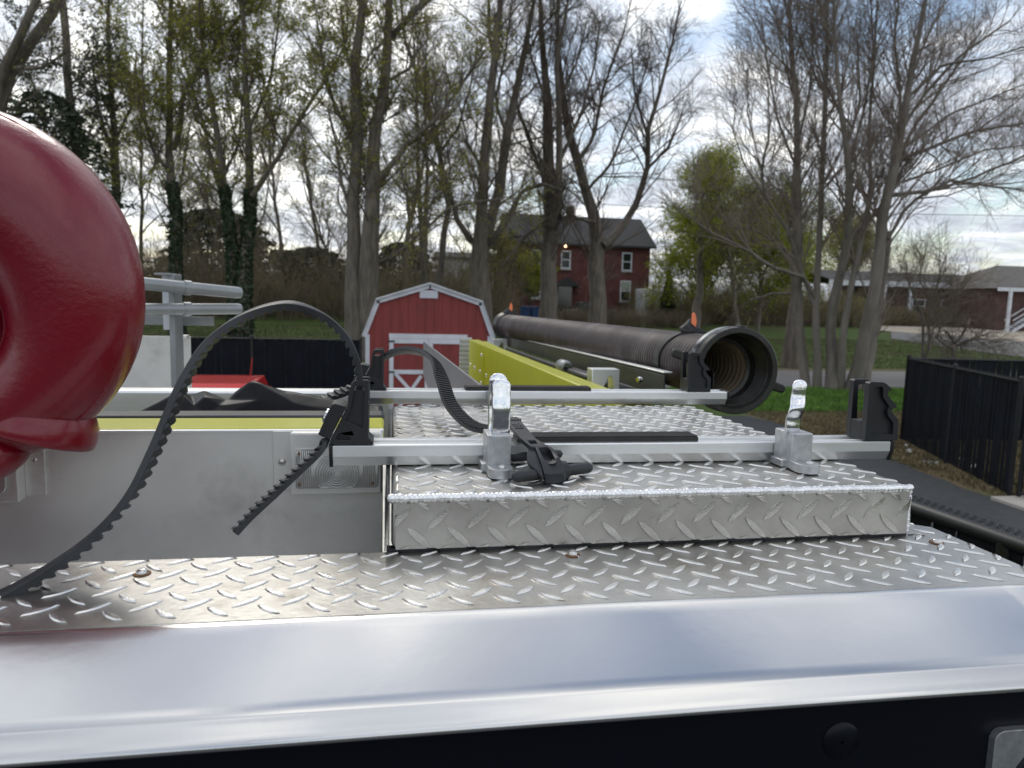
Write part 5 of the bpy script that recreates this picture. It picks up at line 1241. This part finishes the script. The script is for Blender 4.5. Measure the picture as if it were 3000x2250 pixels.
EXT = -260   # limbs go on above the frame
traced('leaning_tree', 'dark leaning tree at the top left corner with two parallel limbs', [['r', (-60, 900, 34), (-20, 420, 30), (12, 313, 27), (36, 199, 26), (90, 115, 26), (175, 0, 24), (250, EXT, 16)], ['l', (-40, 500, 24), (0, 229, 22), (78, 60, 20), (108, 0, 18), (130, EXT, 10)], ['l', (36, 199, 14), (120, 200, 8), (200, 150, 5)]], 34, 1, dens=.9, buds=M['bud'], bper=1)
traced('straight_conifer_trunk', 'tall straight trunk with sparse level branches beside the leaning tree', [['r', (262, 780, 26), (250, 620, 24), (226, 458, 22), (211, 337, 20), (199, 180, 19), (181, 0, 17), (170, EXT, 12)], ['l', (204, 250, 6), (280, 190, 5), (340, 130, 3)], ['l', (200, 200, 6), (120, 175, 5), (60, 190, 3)]], 44, 2, dens=.9, up=.02, ang=(60, 95), l1=(2.0, 5.0), buds=M['needle'], bper=4, bsize=.08)
traced('bare_tree', 'slim tree with a greenish trunk just above the crest of the red elbow', [['r', (345, 860, 26), (340, 640, 24), (338, 480, 21), (330, 360, 17), (320, 200, 12), (318, 0, 8)], ['l', (338, 480, 10), (290, 330, 8), (270, 180, 5)], ['l', (336, 420, 8), (390, 300, 6), (400, 150, 4)]], 46, 3, dens=1.2, buds=M['bud'], bper=3, bsize=.06)
traced('bare_tree', 'twin stemmed tree forking left and right, first large tree right of the red elbow', [['r', (518, 880, 28), (515, 800, 25), (512, 600, 24), (496, 458, 20), (497, 240, 15), (500, 0, 11), (500, EXT, 6)], ['l', (510, 440, 15), (533, 337, 14), (530, 277, 13), (590, 193, 12), (657, 108, 10), (711, 36, 8), (760, -80, 5)], ['l', (505, 500, 12), (482, 482, 11), (446, 446, 9), (422, 337, 7), (416, 180, 5), (420, 0, 3)], ['l', (590, 193, 8), (600, 80, 6), (590, -60, 4)]], 41, 4, dens=1.25, buds=M['bud'], bper=3, bsize=.055, ivy=True)
traced('bare_tree', 'slender ivy footed tree left of the rubber strap loop, leaning left as it rises', [['r', (690, 880, 28), (681, 813, 26), (669, 633, 22), (645, 458, 18), (627, 337, 15), (597, 180, 12), (585, 0, 9), (575, EXT, 5)], ['l', (655, 520, 8), (700, 420, 7), (710, 300, 5)], ['l', (640, 430, 8), (575, 350, 6), (540, 250, 4)]], 39, 5, dens=1.25, buds=M['bud'], bper=3, bsize=.055, ivy=True)
traced('bare_tree', 'ivy footed tree directly above the strap loop with a long limb rising right', [['r', (712, 880, 32), (717, 800, 30), (732, 603, 25), (732, 422, 20), (720, 241, 15), (711, 0, 10), (708, EXT, 6)], ['l', (738, 575, 15), (802, 482, 13), (886, 337, 10), (988, 181, 7), (1040, 60, 4)], ['l', (728, 380, 9), (790, 250, 8), (815, 80, 5), (820, -80, 3)], ['l', (726, 330, 8), (672, 220, 6), (650, 80, 4)], ['l', (802, 482, 6), (800, 380, 5), (830, 280, 3)]], 38, 6, dens=1.25, buds=M['bud'], bper=4, bsize=.055, ivy=True)
traced('big_forked_tree', 'massive multi stemmed tree rising behind the left slope of the red shed', [['r', (1040, 1000, 62), (1036, 800, 46), (1036, 663, 38), (1048, 422, 32), (1045, 181, 26), (1066, 0, 22), (1080, EXT, 14)], ['r', (1078, 1000, 70), (1078, 693, 52), (1096, 542, 40), (1096, 362, 34), (1130, 241, 30), (1139, 90, 24), (1139, -60, 16), (1150, EXT, 9)], ['l', (1135, 120, 18), (1211, 36, 15), (1262, -10, 11), (1330, -100, 6)], ['l', (1100, 560, 20), (1135, 500, 18), (1181, 434, 15), (1265, 362, 12), (1338, 271, 9), (1422, 145, 5)], ['l', (1036, 802, 14), (1163, 747, 12), (1241, 675, 9), (1325, 603, 7), (1482, 579, 4)], ['l', (1048, 400, 12), (985, 330, 10), (950, 200, 7), (930, 60, 4)], ['l', (1040, 640, 12), (1000, 540, 10), (985, 420, 7), (960, 320, 4)], ['l', (1130, 241, 10), (1200, 200, 8), (1240, 120, 5)], ['l', (1045, 250, 9), (1010, 140, 7), (1000, 20, 4)]], 33, 7, buds=M['bud'], bper=3, bsize=.045, dens=1.2)
traced('bare_tree', 'thin grey tree behind the peak of the red shed', [['r', (1246, 880, 20), (1241, 800, 18), (1229, 603, 15), (1223, 422, 11), (1220, 250, 7), (1210, 100, 4)]], 48, 8, buds=M['bud'], bper=1)
traced('bare_tree', 'crooked thin tree zigzagging between the massive tree and the split trunk', [['r', (1290, 880, 22), (1283, 814, 20), (1313, 603, 17), (1289, 446, 14), (1265, 337, 12), (1229, 229, 10), (1181, 102, 8), (1170, -60, 5)], ['l', (1289, 446, 9), (1340, 380, 8), (1380, 250, 5), (1400, 120, 3)], ['l', (1265, 337, 8), (1230, 300, 6), (1190, 290, 4)]], 42, 9, buds=M['bud'], bper=2)
traced('split_trunk_tree', 'tall tree with a scarred twin trunk just right of the red shed', [['r', (1412, 1000, 74), (1410, 850, 62), (1404, 723, 46), (1416, 600, 30), (1422, 422, 30), (1434, 289, 26), (1448, 190, 22), (1462, 60, 16), (1464, -80, 12), (1464, EXT, 7)], ['l', (1410, 760, 34), (1446, 640, 30), (1476, 482, 28), (1488, 392, 26), (1518, 229, 20), (1542, 120, 15), (1567, 0, 11), (1590, EXT, 6)], ['l', (1452, 200, 14), (1434, 108, 12), (1432, 0, 9), (1420, -120, 5)], ['l', (1396, 720, 20), (1338, 639, 16), (1289, 458, 11), (1241, 289, 6)], ['l', (1440, 715, 22), (1494, 633, 18), (1530, 560, 12), (1590, 536, 9), (1650, 560, 5)], ['l', (1488, 400, 12), (1450, 300, 9), (1482, 150, 6), (1500, 0, 4)], ['l', (1416, 500, 8), (1370, 420, 6), (1345, 300, 4)], ['l', (1530, 180, 9), (1580, 90, 7), (1640, 20, 4)]], 36, 10, buds=M['bud'], bper=1, dens=1.1)
traced('tall_bare_tree', 'tall dense bare tree in front of the left half of the brick house', [['r', (1603, 1000, 62), (1603, 922, 54), (1609, 700, 44), (1609, 603, 38), (1609, 362, 30), (1597, 241, 22), (1585, 90, 15), (1579, -80, 9)], ['l', (1612, 660, 26), (1633, 603, 24), (1639, 362, 18), (1630, 181, 13), (1660, 20, 8), (1680, -120, 5)], ['l', (1606, 560, 14), (1560, 440, 11), (1520, 330, 7), (1500, 240, 4)], ['l', (1636, 480, 12), (1700, 340, 9), (1740, 200, 6), (1760, 60, 4)], ['l', (1600, 300, 10), (1560, 180, 7), (1540, 60, 4)], ['l', (1605, 640, 12), (1530, 700, 8), (1470, 780, 5)], ['l', (1636, 300, 9), (1690, 180, 6), (1720, 60, 4)]], 37, 11, dens=1.25, l1=(2, 5.0), l3=7, t0=.14)
traced('crooked_bare_tree', 'bent bare tree before the right half of the brick house, long limb rightward', [['r', (1752, 1000, 66), (1750, 922, 52), (1748, 720, 46), (1740, 640, 36), (1711, 542, 28), (1663, 362, 24), (1645, 253, 18), (1633, 120, 12), (1640, -60, 7)], ['l', (1765, 720, 26), (1800, 690, 24), (1856, 621, 20), (1898, 494, 16), (1898, 386, 14), (1928, 289, 11), (1964, 151, 8), (1990, 20, 5)], ['l', (1690, 480, 12), (1740, 400, 10), (1770, 250, 8), (1820, 120, 5), (1850, 0, 3)], ['l', (1720, 560, 10), (1790, 480, 8), (1850, 330, 6), (1900, 180, 4)], ['l', (1898, 494, 9), (1960, 430, 7), (2000, 330, 4)], ['l', (1898, 400, 8), (1860, 280, 6), (1850, 140, 4)], ['l', (1740, 650, 10), (1690, 640, 8), (1640, 600, 5)]], 38, 12, dens=1.2, l1=(2, 4.8), l3=7, t0=.14)
# clump of smooth grey stems right of the hose
traced('multi_stem_tree', 'leftmost clump of straight smooth grey stems on the verge right of the hose', [['r', (2362, 1145, 26), (2343, 1000, 24), (2337, 603, 21), (2337, 362, 18), (2319, 181, 14), (2313, 0, 11), (2310, EXT, 6)], ['r', (2394, 1140, 24), (2392, 1000, 22), (2392, 844, 20), (2404, 603, 18), (2416, 422, 15), (2422, 181, 12), (2422, 0, 9), (2424, EXT, 5)], ['l', (2386, 874, 14), (2356, 814, 13), (2271, 784, 12), (2181, 729, 9), (2072, 675, 6), (2012, 627, 4)], ['l', (2384, 900, 13), (2356, 814, 12), (2301, 663, 11), (2241, 579, 9), (2229, 500, 8), (2255, 380, 6), (2250, 240, 4)], ['l', (2337, 500, 8), (2280, 360, 7), (2250, 200, 5), (2230, 50, 3)], ['l', (2337, 420, 8), (2370, 280, 7), (2380, 120, 5), (2385, -20, 3)], ['l', (2241, 579, 6), (2180, 480, 5), (2140, 360, 3)], ['l', (2330, 300, 7), (2290, 160, 5), (2270, 20, 3)], ['l', (2230, 500, 5), (2190, 330, 4), (2190, 200, 3)]], 23.2, 13, bark='bark2', twig='twig2', dens=1.35, l1=(1.6, 3.6), tmin=.0050, up=.24, ang=(20, 48), l3=5)
traced('multi_stem_tree', 'middle forked grey stems of the clump with a high V shaped fork', [['r', (2436, 1145, 36), (2434, 989, 32), (2446, 844, 30), (2482, 723, 26), (2488, 542, 23), (2482, 422, 19), (2458, 301, 14), (2446, 90, 10), (2440, -100, 6)], ['l', (2490, 712, 19), (2520, 670, 18), (2567, 627, 17), (2603, 560, 15), (2663, 392, 12), (2753, 271, 9), (2874, 90, 6)], ['r', (2462, 1140, 24), (2470, 964, 22), (2518, 723, 18), (2555, 542, 14), (2543, 422, 11), (2560, 200, 8), (2570, 0, 5)], ['l', (2486, 480, 10), (2530, 330, 8), (2560, 160, 6), (2550, 0, 4)], ['l', (2482, 430, 9), (2520, 300, 8), (2510, 100, 5)], ['l', (2470, 350, 9), (2400, 200, 7), (2380, 50, 4)], ['l', (2500, 380, 8), (2400, 250, 6), (2330, 80, 4)]], 22.8, 14, bark='bark2', twig='twig2', dens=1.35, l1=(1.6, 3.6), tmin=.0050, up=.24, ang=(20, 48), l3=5)
traced('multi_stem_tree', 'rightmost and thickest grey stems of the clump spreading long branches to the right', [['r', (2494, 1130, 46), (2530, 1000, 40), (2567, 814, 36), (2585, 663, 34), (2603, 542, 32), (2627, 470, 28), (2651, 301, 22), (2681, 151, 17), (2711, 0, 13), (2740, EXT, 7)], ['r', (2540, 1115, 32), (2555, 1000, 30), (2565, 930, 26), (2590, 800, 22), (2605, 680, 18)], ['l', (2633, 470, 15), (2753, 422, 11), (2844, 386, 9), (3000, 362, 7), (3140, 330, 4)], ['l', (2615, 573, 14), (2723, 560, 11), (2844, 524, 9), (3000, 458, 7), (3120, 420, 4)], ['l', (2600, 700, 12), (2660, 600, 11), (2780, 530, 9), (2900, 545, 7), (3010, 560, 4)], ['l', (2640, 380, 12), (2720, 260, 10), (2830, 150, 8), (2960, 60, 5)], ['l', (2620, 500, 12), (2640, 300, 10), (2620, 120, 8), (2640, -60, 5)], ['l', (2655, 290, 10), (2760, 190, 8), (2900, 170, 6), (3020, 130, 4)], ['l', (2640, 440, 9), (2790, 330, 7), (2920, 280, 5), (3040, 230, 3)], ['l', (2620, 540, 8), (2740, 500, 7), (2880, 440, 5), (3040, 420, 3)], ['l', (2660, 250, 9), (2720, 100, 7), (2790, -40, 4)]], 22.6, 15, bark='bark2', twig='twig2', dens=1.25, l1=(1.6, 3.6), tmin=.0050, up=.18, ang=(20, 50), l3=5)
traced('roadside_tree', 'dark trunk standing on the lawn across the road behind the grey clump', [['r', (2318, 1072, 56), (2322, 1000, 44), (2330, 880, 34), (2332, 700, 26), (2325, 560, 16), (2330, 430, 8)], ['l', (2330, 860, 9), (2270, 860, 7), (2190, 880, 4)], ['l', (2330, 760, 9), (2260, 700, 7), (2180, 660, 4)]], 31.2, 16, buds=M['bud'], bper=1)
traced('roadside_tree', 'dark trunk on the lawn just above the hose coupling', [['r', (2040, 965, 34), (2045, 900, 26), (2050, 820, 20), (2052, 700, 14), (2060, 560, 8)]], 46, 17, buds=M['bud2'], bper=4, bsize=.07, dens=1.4)
# small ornamental trees behind the right fence
def zJ(x, y, w): return (2500 + x / 4.148, 700 + y / 4.148, w)
traced('small_shrubby_tree', 'many stemmed shrubby tree behind the corner post of the right fence', [['r', zJ(840, 1450, 10), zJ(855, 1200, 9), zJ(850, 950, 7), zJ(740, 720, 5), zJ(660, 480, 4), zJ(650, 330, 3)], ['r', zJ(870, 1440, 11), zJ(930, 1300, 10), zJ(915, 1000, 9), zJ(950, 780, 6), zJ(1040, 480, 5), zJ(1120, 200, 3)], ['l', zJ(930, 900, 6), zJ(930, 760, 5), zJ(800, 480, 4), zJ(860, 200, 3)], ['l', zJ(900, 1380, 8), zJ(990, 1200, 7), zJ(1090, 1050, 5), zJ(1250, 700, 4), zJ(1400, 500, 3)], ['l', zJ(900, 1400, 7), zJ(960, 1150, 6), zJ(1010, 960, 4), zJ(1020, 650, 3)]], 24.5, 18, bark='bark', twig='twig2', dens=1.3, l1=(.7, 2.0), tmin=.004, t0=.35, buds=M['bud3'], bper=1, bsize=.02)
traced('small_ornamental_tree', 'low spreading ornamental tree with candelabra limbs behind the right fence', [['r', zJ(1215, 1450, 17), zJ(1218, 1330, 15), zJ(1225, 1250, 12), zJ(1190, 1180, 8), zJ(1110, 1110, 6), zJ(1060, 1120, 4)], ['l', zJ(1225, 1270, 11), zJ(1320, 1170, 9), zJ(1390, 1050, 7), zJ(1420, 960, 4)], ['l', zJ(1220, 1320, 9), zJ(1330, 1270, 7), zJ(1430, 1220, 6), zJ(1640, 1150, 4)], ['l', zJ(1215, 1330, 8), zJ(1110, 1280, 7), zJ(1020, 1210, 6), zJ(1030, 1160, 4)]], 25.0, 19, dens=1.6, l1=(.5, 1.8), tmin=.004, t0=.4, up=.10, ang=(40, 80))

# generated background trees
def gen_limbs(g, H, r0, forks, base):
    Ls = []
    def line(p, d, ln, ra, rb, n=14, up=.04):
        q = np.empty((n, 4)); q[0, :3] = p; d = np.array(d, float)
        for k in range(1, n):
            d = d + g.normal(size=3) * .07 + np.array([0, 0, up]); d /= np.linalg.norm(d); q[k, :3] = q[k - 1, :3] + d * ln / (n - 1)
        q[:, 3] = np.linspace(ra, rb, n); return q
    a = line(base, (g.normal() * .06, g.normal() * .06, 1), H, r0, r0 * .22); Ls.append((a, H, True))
    for _ in range(forks):
        k = g.integers(4, 11); p = a[k, :3]; an = g.random() * 6.28; e = .45 + .4 * g.random(); ln = H * (.55 - .035 * k) * (.7 + .5 * g.random())
        Ls.append((line(p, (math.cos(an) * e, math.sin(an) * e, .8), ln, a[k, 3] * .55, .02), ln, False))
    return Ls
protos = []
spec = [(11, .16, 6, None, 0, 'needle'), (14, .20, 8, 'bud', 2, None), (9, .11, 5, 'bud3', 2, None)]
def gen(name, label, x, y, H, r0, forks, seed, group=None, cat='tree', **k):
    g = np.random.default_rng(seed); Ls = gen_limbs(g, H, r0, forks, (x, y, G(x, y) - .2)); return finish(name, label, cat, Ls, M['bark'], k.pop('tw', M['twig']), g, group=group, **k)
GRP = 'slender trees of the wood behind'
pA = gen('woodland_tree', 'yellow green budding wood tree above the root end of the grey tubes', -16, 56, 15, .17, 7, 101, GRP, buds=M['bud'], bper=1, bsize=.05, dens=.8)
pB = gen('woodland_tree', 'bare wood tree above the crown of the strap loop', -9, 60, 17, .20, 8, 102, GRP, dens=.8)
pC = gen('woodland_tree', 'small ochre budded wood tree left of the massive multi stemmed tree', -4, 54, 12, .13, 6, 103, GRP, buds=M['bud3'], bper=2, bsize=.05, dens=.8)
WLAB = ['yellow green budding tree behind the evergreen boughs at far left', 'bare wood tree rising behind the upper grey tube at the elbow rim', 'ochre budded wood tree behind the tip of the grey tubes', 'nearer budding wood tree between the grey tube tips and the strap loop',
 'bare wood tree above the right shoulder of the strap loop', 'ochre budded wood tree directly behind the massive multi stemmed tree', 'low budding tree above the left slope of the shed roof', 'bare wood tree just left of the shed vent, far behind',
 'ochre budded wood tree above the right knee of the shed roof', 'farthest budding wood tree at the left, behind the leaning tree', 'bare wood tree behind the split trunk beside the white house', 'low ochre tree just off the right end of the brick house',
 'low budding tree behind the white trailer', 'low bare tree behind the yellow green trees, left of the dark roadside trunk', 'ochre budded tree behind the left stems of the grey clump', 'tall budding wood tree far back between elbow and strap loop',
 'tall bare wood tree far back behind the left shed eave', 'small ochre tree far behind the middle of the grey clump', 'small budding tree above the ranch house roof, left part', 'small bare tree in the gap right of the yellow green trees', 'small ochre tree above the ranch house roof, behind the thick grey stem']
k = 0
for (x, y) in ((-24, 58), (-20, 64), (-13, 66), (-11, 53), (-6.5, 64), (-1.5, 62), (1.0, 56), (3.5, 66), (6.0, 60), (-28, 70), (8, 72), (24.5, 66), (28, 70), (33, 74), (38, 70), (-17, 72), (-2, 76), (44, 78), (50, 74), (30, 64), (56, 80)):
    s_ = (pA, pB, pC)[k % 3]; k += 1
    sc = rnd.uniform(.75, 1.1) * (.62 if x > 22 else 1.30)
    dup(s_, (x, y, G(x, y)), label=WLAB[k - 1], group=GRP, rotz=rnd.uniform(0, 6.28), scale=(sc, sc, sc * rnd.uniform(.9, 1.1)))
# leafy trees right of the brick house
gen('green_leafing_tree', 'large yellow green leafing tree right of the brick house', 27.0, 60, 13.5, .25, 12, 201, buds=M['bud2'], bper=5, bsize=.075, dens=1.3, budspread=.3, t0=.10, l1=(2, 4.6))
gen('green_leafing_tree', 'fresh green tree in front of the white trailer, low bright foliage', 22.0, 51, 7.0, .16, 10, 202, buds=M['bud2'], bper=7, bsize=.07, dens=1.3, budspread=.25, t0=.06)
gen('green_leafing_tree', 'yellow green tree between the trailer and the grey clump', 26.4, 49, 9.0, .18, 12, 203, buds=M['bud2'], bper=6, bsize=.07, dens=1.3, budspread=.25, t0=.08)
gen('green_leafing_tree', 'pale green tree directly behind the grey clump', 33.0, 56, 12, .2, 10, 204, buds=M['bud2'], bper=2, bsize=.07, dens=1.3, budspread=.25, t0=.10)
gen('green_leafing_tree', 'rounded ochre green tree above the ranch house roof', 50, 74, 12, .25, 11, 205, buds=M['bud3'], bper=3, bsize=.09, dens=1.3, budspread=.3, t0=.15)
gen('green_leafing_tree', 'yellowish tree above the left end of the ranch house', 40, 68, 8, .2, 10, 206, buds=M['bud2'], bper=2, bsize=.08, dens=1.2, budspread=.25, t0=.1)
gen('green_leafing_tree', 'tall thin leafed tree filling the gap left of the grey clump', 22.5, 44, 11, .15, 9, 209, buds=M['bud'], bper=2, bsize=.05, dens=1.2, budspread=.2, t0=.2)
gen('young_tree', 'small yellow green tree beside the left wall of the brick house', 8.2, 55, 5.6, .08, 8, 207, buds=M['bud'], bper=4, bsize=.06, dens=1.2, t0=.15)
gen('young_tree', 'small bright green bush tree at the left ground floor window of the brick house', 11.2, 58, 3.4, .08, 7, 208, buds=M['bud2'], bper=6, bsize=.07, dens=1.2, t0=.05)
# dark evergreens
def evergreen(name, label, x, y, H, Wd, seed, n=9000, s=.13, cone=True, z0=.1):
    g = np.random.default_rng(seed); b = (x, y, G(x, y)); t = thing(name, b, label, 'evergreen tree')
    mb = MB(); mb.tube([(x, y, b[2] - .2), (x, y, b[2] + H * .9)], [.16, .03], 8); mb.build('trunk', M['bark'], t, smooth=True)
    m = 60; h = z0 + (1 - z0) * g.random(n); lay = (h * 9) % 1
    prof_ = (1 - h) ** .8 if cone else np.sqrt(np.maximum(0, 1 - ((h - .45) / .58) ** 2))
    an = g.random(n) * 6.283; lob = 1 + .22 * np.sin(an * 3 + h * 11) + .16 * np.sin(an * 7 + h * 23 + seed); rr_ = Wd * prof_ * lob * (.45 + .55 * g.random(n) ** .5) * (1 - .35 * lay)
    p = np.stack([x + rr_ * np.cos(an), y + rr_ * np.sin(an), b[2] + h * H], 1)
    u = nrmz(np.stack([np.cos(an), np.sin(an), -.35 + .3 * g.normal(size=n)], 1) + g.normal(size=(n, 3)) * .4); w = nrmz(np.cross(u, g.normal(size=(n, 3)))); sz = s * (.5 + g.random(n))[:, None]
    V = np.stack([p - u * sz, p + w * sz * .45, p + u * sz, p - w * sz * .45], 1).reshape(-1, 3)
    o = np_mesh('crown', V, np.arange(n * 4).reshape(-1, 4), M['needle'], t, b); o['kind'] = 'stuff'; return t
evergreen('evergreen_tree', 'dark evergreen boughs left of the straight trunk above the red elbow', *(lambda p: (p[0], p[1]))(at(150, 700, Y=42)), 12.3, 3.4, 301, 5200, .15, False, .45)
evergreen('evergreen_tree', 'dark round evergreen in the wood left of the massive tree', *(lambda p: (p[0], p[1]))(at(640, 800, Y=66)), 8.5, 5.0, 302, 14000, .2, False)
evergreen('evergreen_tree', 'dark evergreen mass behind the left knee of the shed roof', *(lambda p: (p[0], p[1]))(at(920, 800, Y=60)), 5.2, 3.2, 303, 9000, .16, False)
evergreen('evergreen_tree', 'dark evergreen bush behind the peak of the shed', *(lambda p: (p[0], p[1]))(at(1180, 800, Y=62)), 6.0, 3.0, 304, 9000, .16, False)
evergreen('evergreen_tree', 'thin dark evergreen standing before the white trailer', *(lambda p: (p[0], p[1]))(at(1955, 900, Y=54)), 4.2, .8, 305, 4000, .12, True, .3)
evergreen('evergreen_tree', 'distant dark conifer at the right edge of the ranch house roof', *(lambda p: (p[0], p[1]))(at(2935, 850, Y=76)), 6.8, 3.4, 306, 9000, .2, False)
# undergrowth: a far mass of brown stems and twigs
def undergrowth(name, label, x0, x1, y0, y1, n, hmin, hmax, seed, m, leafm=None, cat='undergrowth'):
    g = np.random.default_rng(seed); xs = x0 + (x1 - x0) * g.random(n); ys = y0 + (y1 - y0) * g.random(n); zs = gz(xs, ys) - .05
    P0 = np.stack([xs, ys, zs], 1); n_ = 4; P = np.empty((n, n_, 3)); P[:, 0] = P0; d = nrmz(np.stack([g.normal(size=n) * .25, g.normal(size=n) * .25, np.ones(n)], 1))
    hs_ = (hmin + (hmax - hmin) * g.random(n) ** 1.5 * (.65 + .35 * np.sin(xs * .7) * np.sin(xs * .23 + 1)))
    for k in range(1, n_): d = nrmz(d + g.normal(size=(n, 3)) * .12); P[:, k] = P[:, k - 1] + d * (hs_ / (n_ - 1))[:, None]
    Rr = np.linspace(.022, .008, n_)[None] * np.ones((n, 1)); A, B = spawn(P, Rr, 7, .1, 1, .6, 1.8, (25, 60), 2, .12, g, .15, .7, .010)
    v0, f0 = tubes(P, Rr, 3); v1, f1 = tubes(A, B, 3)
    o = np_mesh(name, np.concatenate([v0, v1]), np.concatenate([f0, f1 + len(v0)]), m, None, (0, 0, 0)); o['kind'] = 'stuff'; o['label'] = label; o['category'] = cat
    if leafm is not None:
        V, F = leaves(A, 1, .06, g, .1); o2 = np_mesh('undergrowth_leaves', V, F, leafm, None, (0, 0, 0)); o2['kind'] = 'stuff'; o2['label'] = label.replace('stems', 'leaf buds'); o2['category'] = cat
undergrowth('undergrowth', 'brown tangle of bare stems under the wood on the left', -34, 9, 50, 68, 6000, 2.0, 9.5, 401, M['brush'], M['bud3'])
undergrowth('undergrowth', 'brown tangle of bare stems in front of the brick house and pickup', 10.5, 23, 50.2, 51.8, 420, .4, 1.5, 402, M['brush'])
undergrowth('undergrowth', 'reddish tangle of bare stems before the ranch house', 25, 60, 57.5, 59.5, 2200, .6, 3.0, 403, M['brush'], M['bud3'])
undergrowth('undergrowth', 'green leafing tangle of shrubs under the yellow green trees', 20, 40, 54, 64, 2600, 1.5, 5.5, 405, M['brush'], M['bud2'])
undergrowth('undergrowth', 'far tangle of bare stems behind all the houses', -50, 90, 84, 100, 2400, 3, 9, 404, M['brush'])
# low grass tufts on the near verge
def tufts(name, x0, x1, y0, y1, n, seed, m, h, label):
    g = np.random.default_rng(seed); x = x0 + (x1 - x0) * g.random(n); y = y0 + (y1 - y0) * g.random(n); z = gz(x, y); a = g.random(n) * 6.28; hh = h * (.5 + g.random(n)); w = .012 + .01 * g.random(n)
    dx, dy = np.cos(a) * w, np.sin(a) * w; lx, ly = g.normal(size=n) * .4 * hh, g.normal(size=n) * .4 * hh
    V = np.stack([np.stack([x - dx, y - dy, z], 1), np.stack([x + dx, y + dy, z], 1), np.stack([x + lx, y + ly, z + hh], 1)], 1).reshape(-1, 3)
    o = np_mesh(name, V, np.arange(n * 3).reshape(-1, 3), m, None, (0, 0, 0)); o['kind'] = 'stuff'; o['label'] = label; o['category'] = 'grass'
tufts('grass_blades', 9.3, 24, 17.7, 23.1, 42000, 501, mat('green_grass_blades', (0.10, 0.20, 0.025), .8, var=.35, vs=1.5), .09, 'green grass on the verge beside the near road')
tufts('dry_grass_blades', 9.3, 14, 8, 17.8, 26000, 502, mat('dry_grass_blades', (0.17, 0.135, 0.07), .9, var=.35, vs=2), .06, 'dry brown grass along the foot of the right fence')
tufts('far_grass_blades', 6, 45, 30.8, 45, 52000, 503, mat('far_grass_blades', (0.105, 0.12, 0.04), .8, var=.4, vs=.6), .10, 'rough grass on the lawn across the road')
tufts('left_grass_blades', -16, 6, 18, 48, 52000, 504, mat('left_grass_blades', (0.11, 0.125, 0.04), .8, var=.4, vs=.6), .10, 'rough grass beyond the black fence on the left')
# overhead wires
for (pts, lab) in (([(-400, 480), (512, 515), (1000, 540), (2000, 610), (3400, 640)], 'thin overhead cable crossing behind the trees, the lower one'), ([(-400, 395), (512, 432), (1000, 452), (2000, 530), (3400, 560)], 'thin overhead cable crossing behind the trees, the upper one')):
    cp = [Vector(at(x, y, Y=52)) for x, y in pts]; c, _ = spline(cp, 40); mb = MB(); mb.tube(c, .018, 4); tag(mb.build('overhead_cable', M['wire'], None), lab, 'cable')
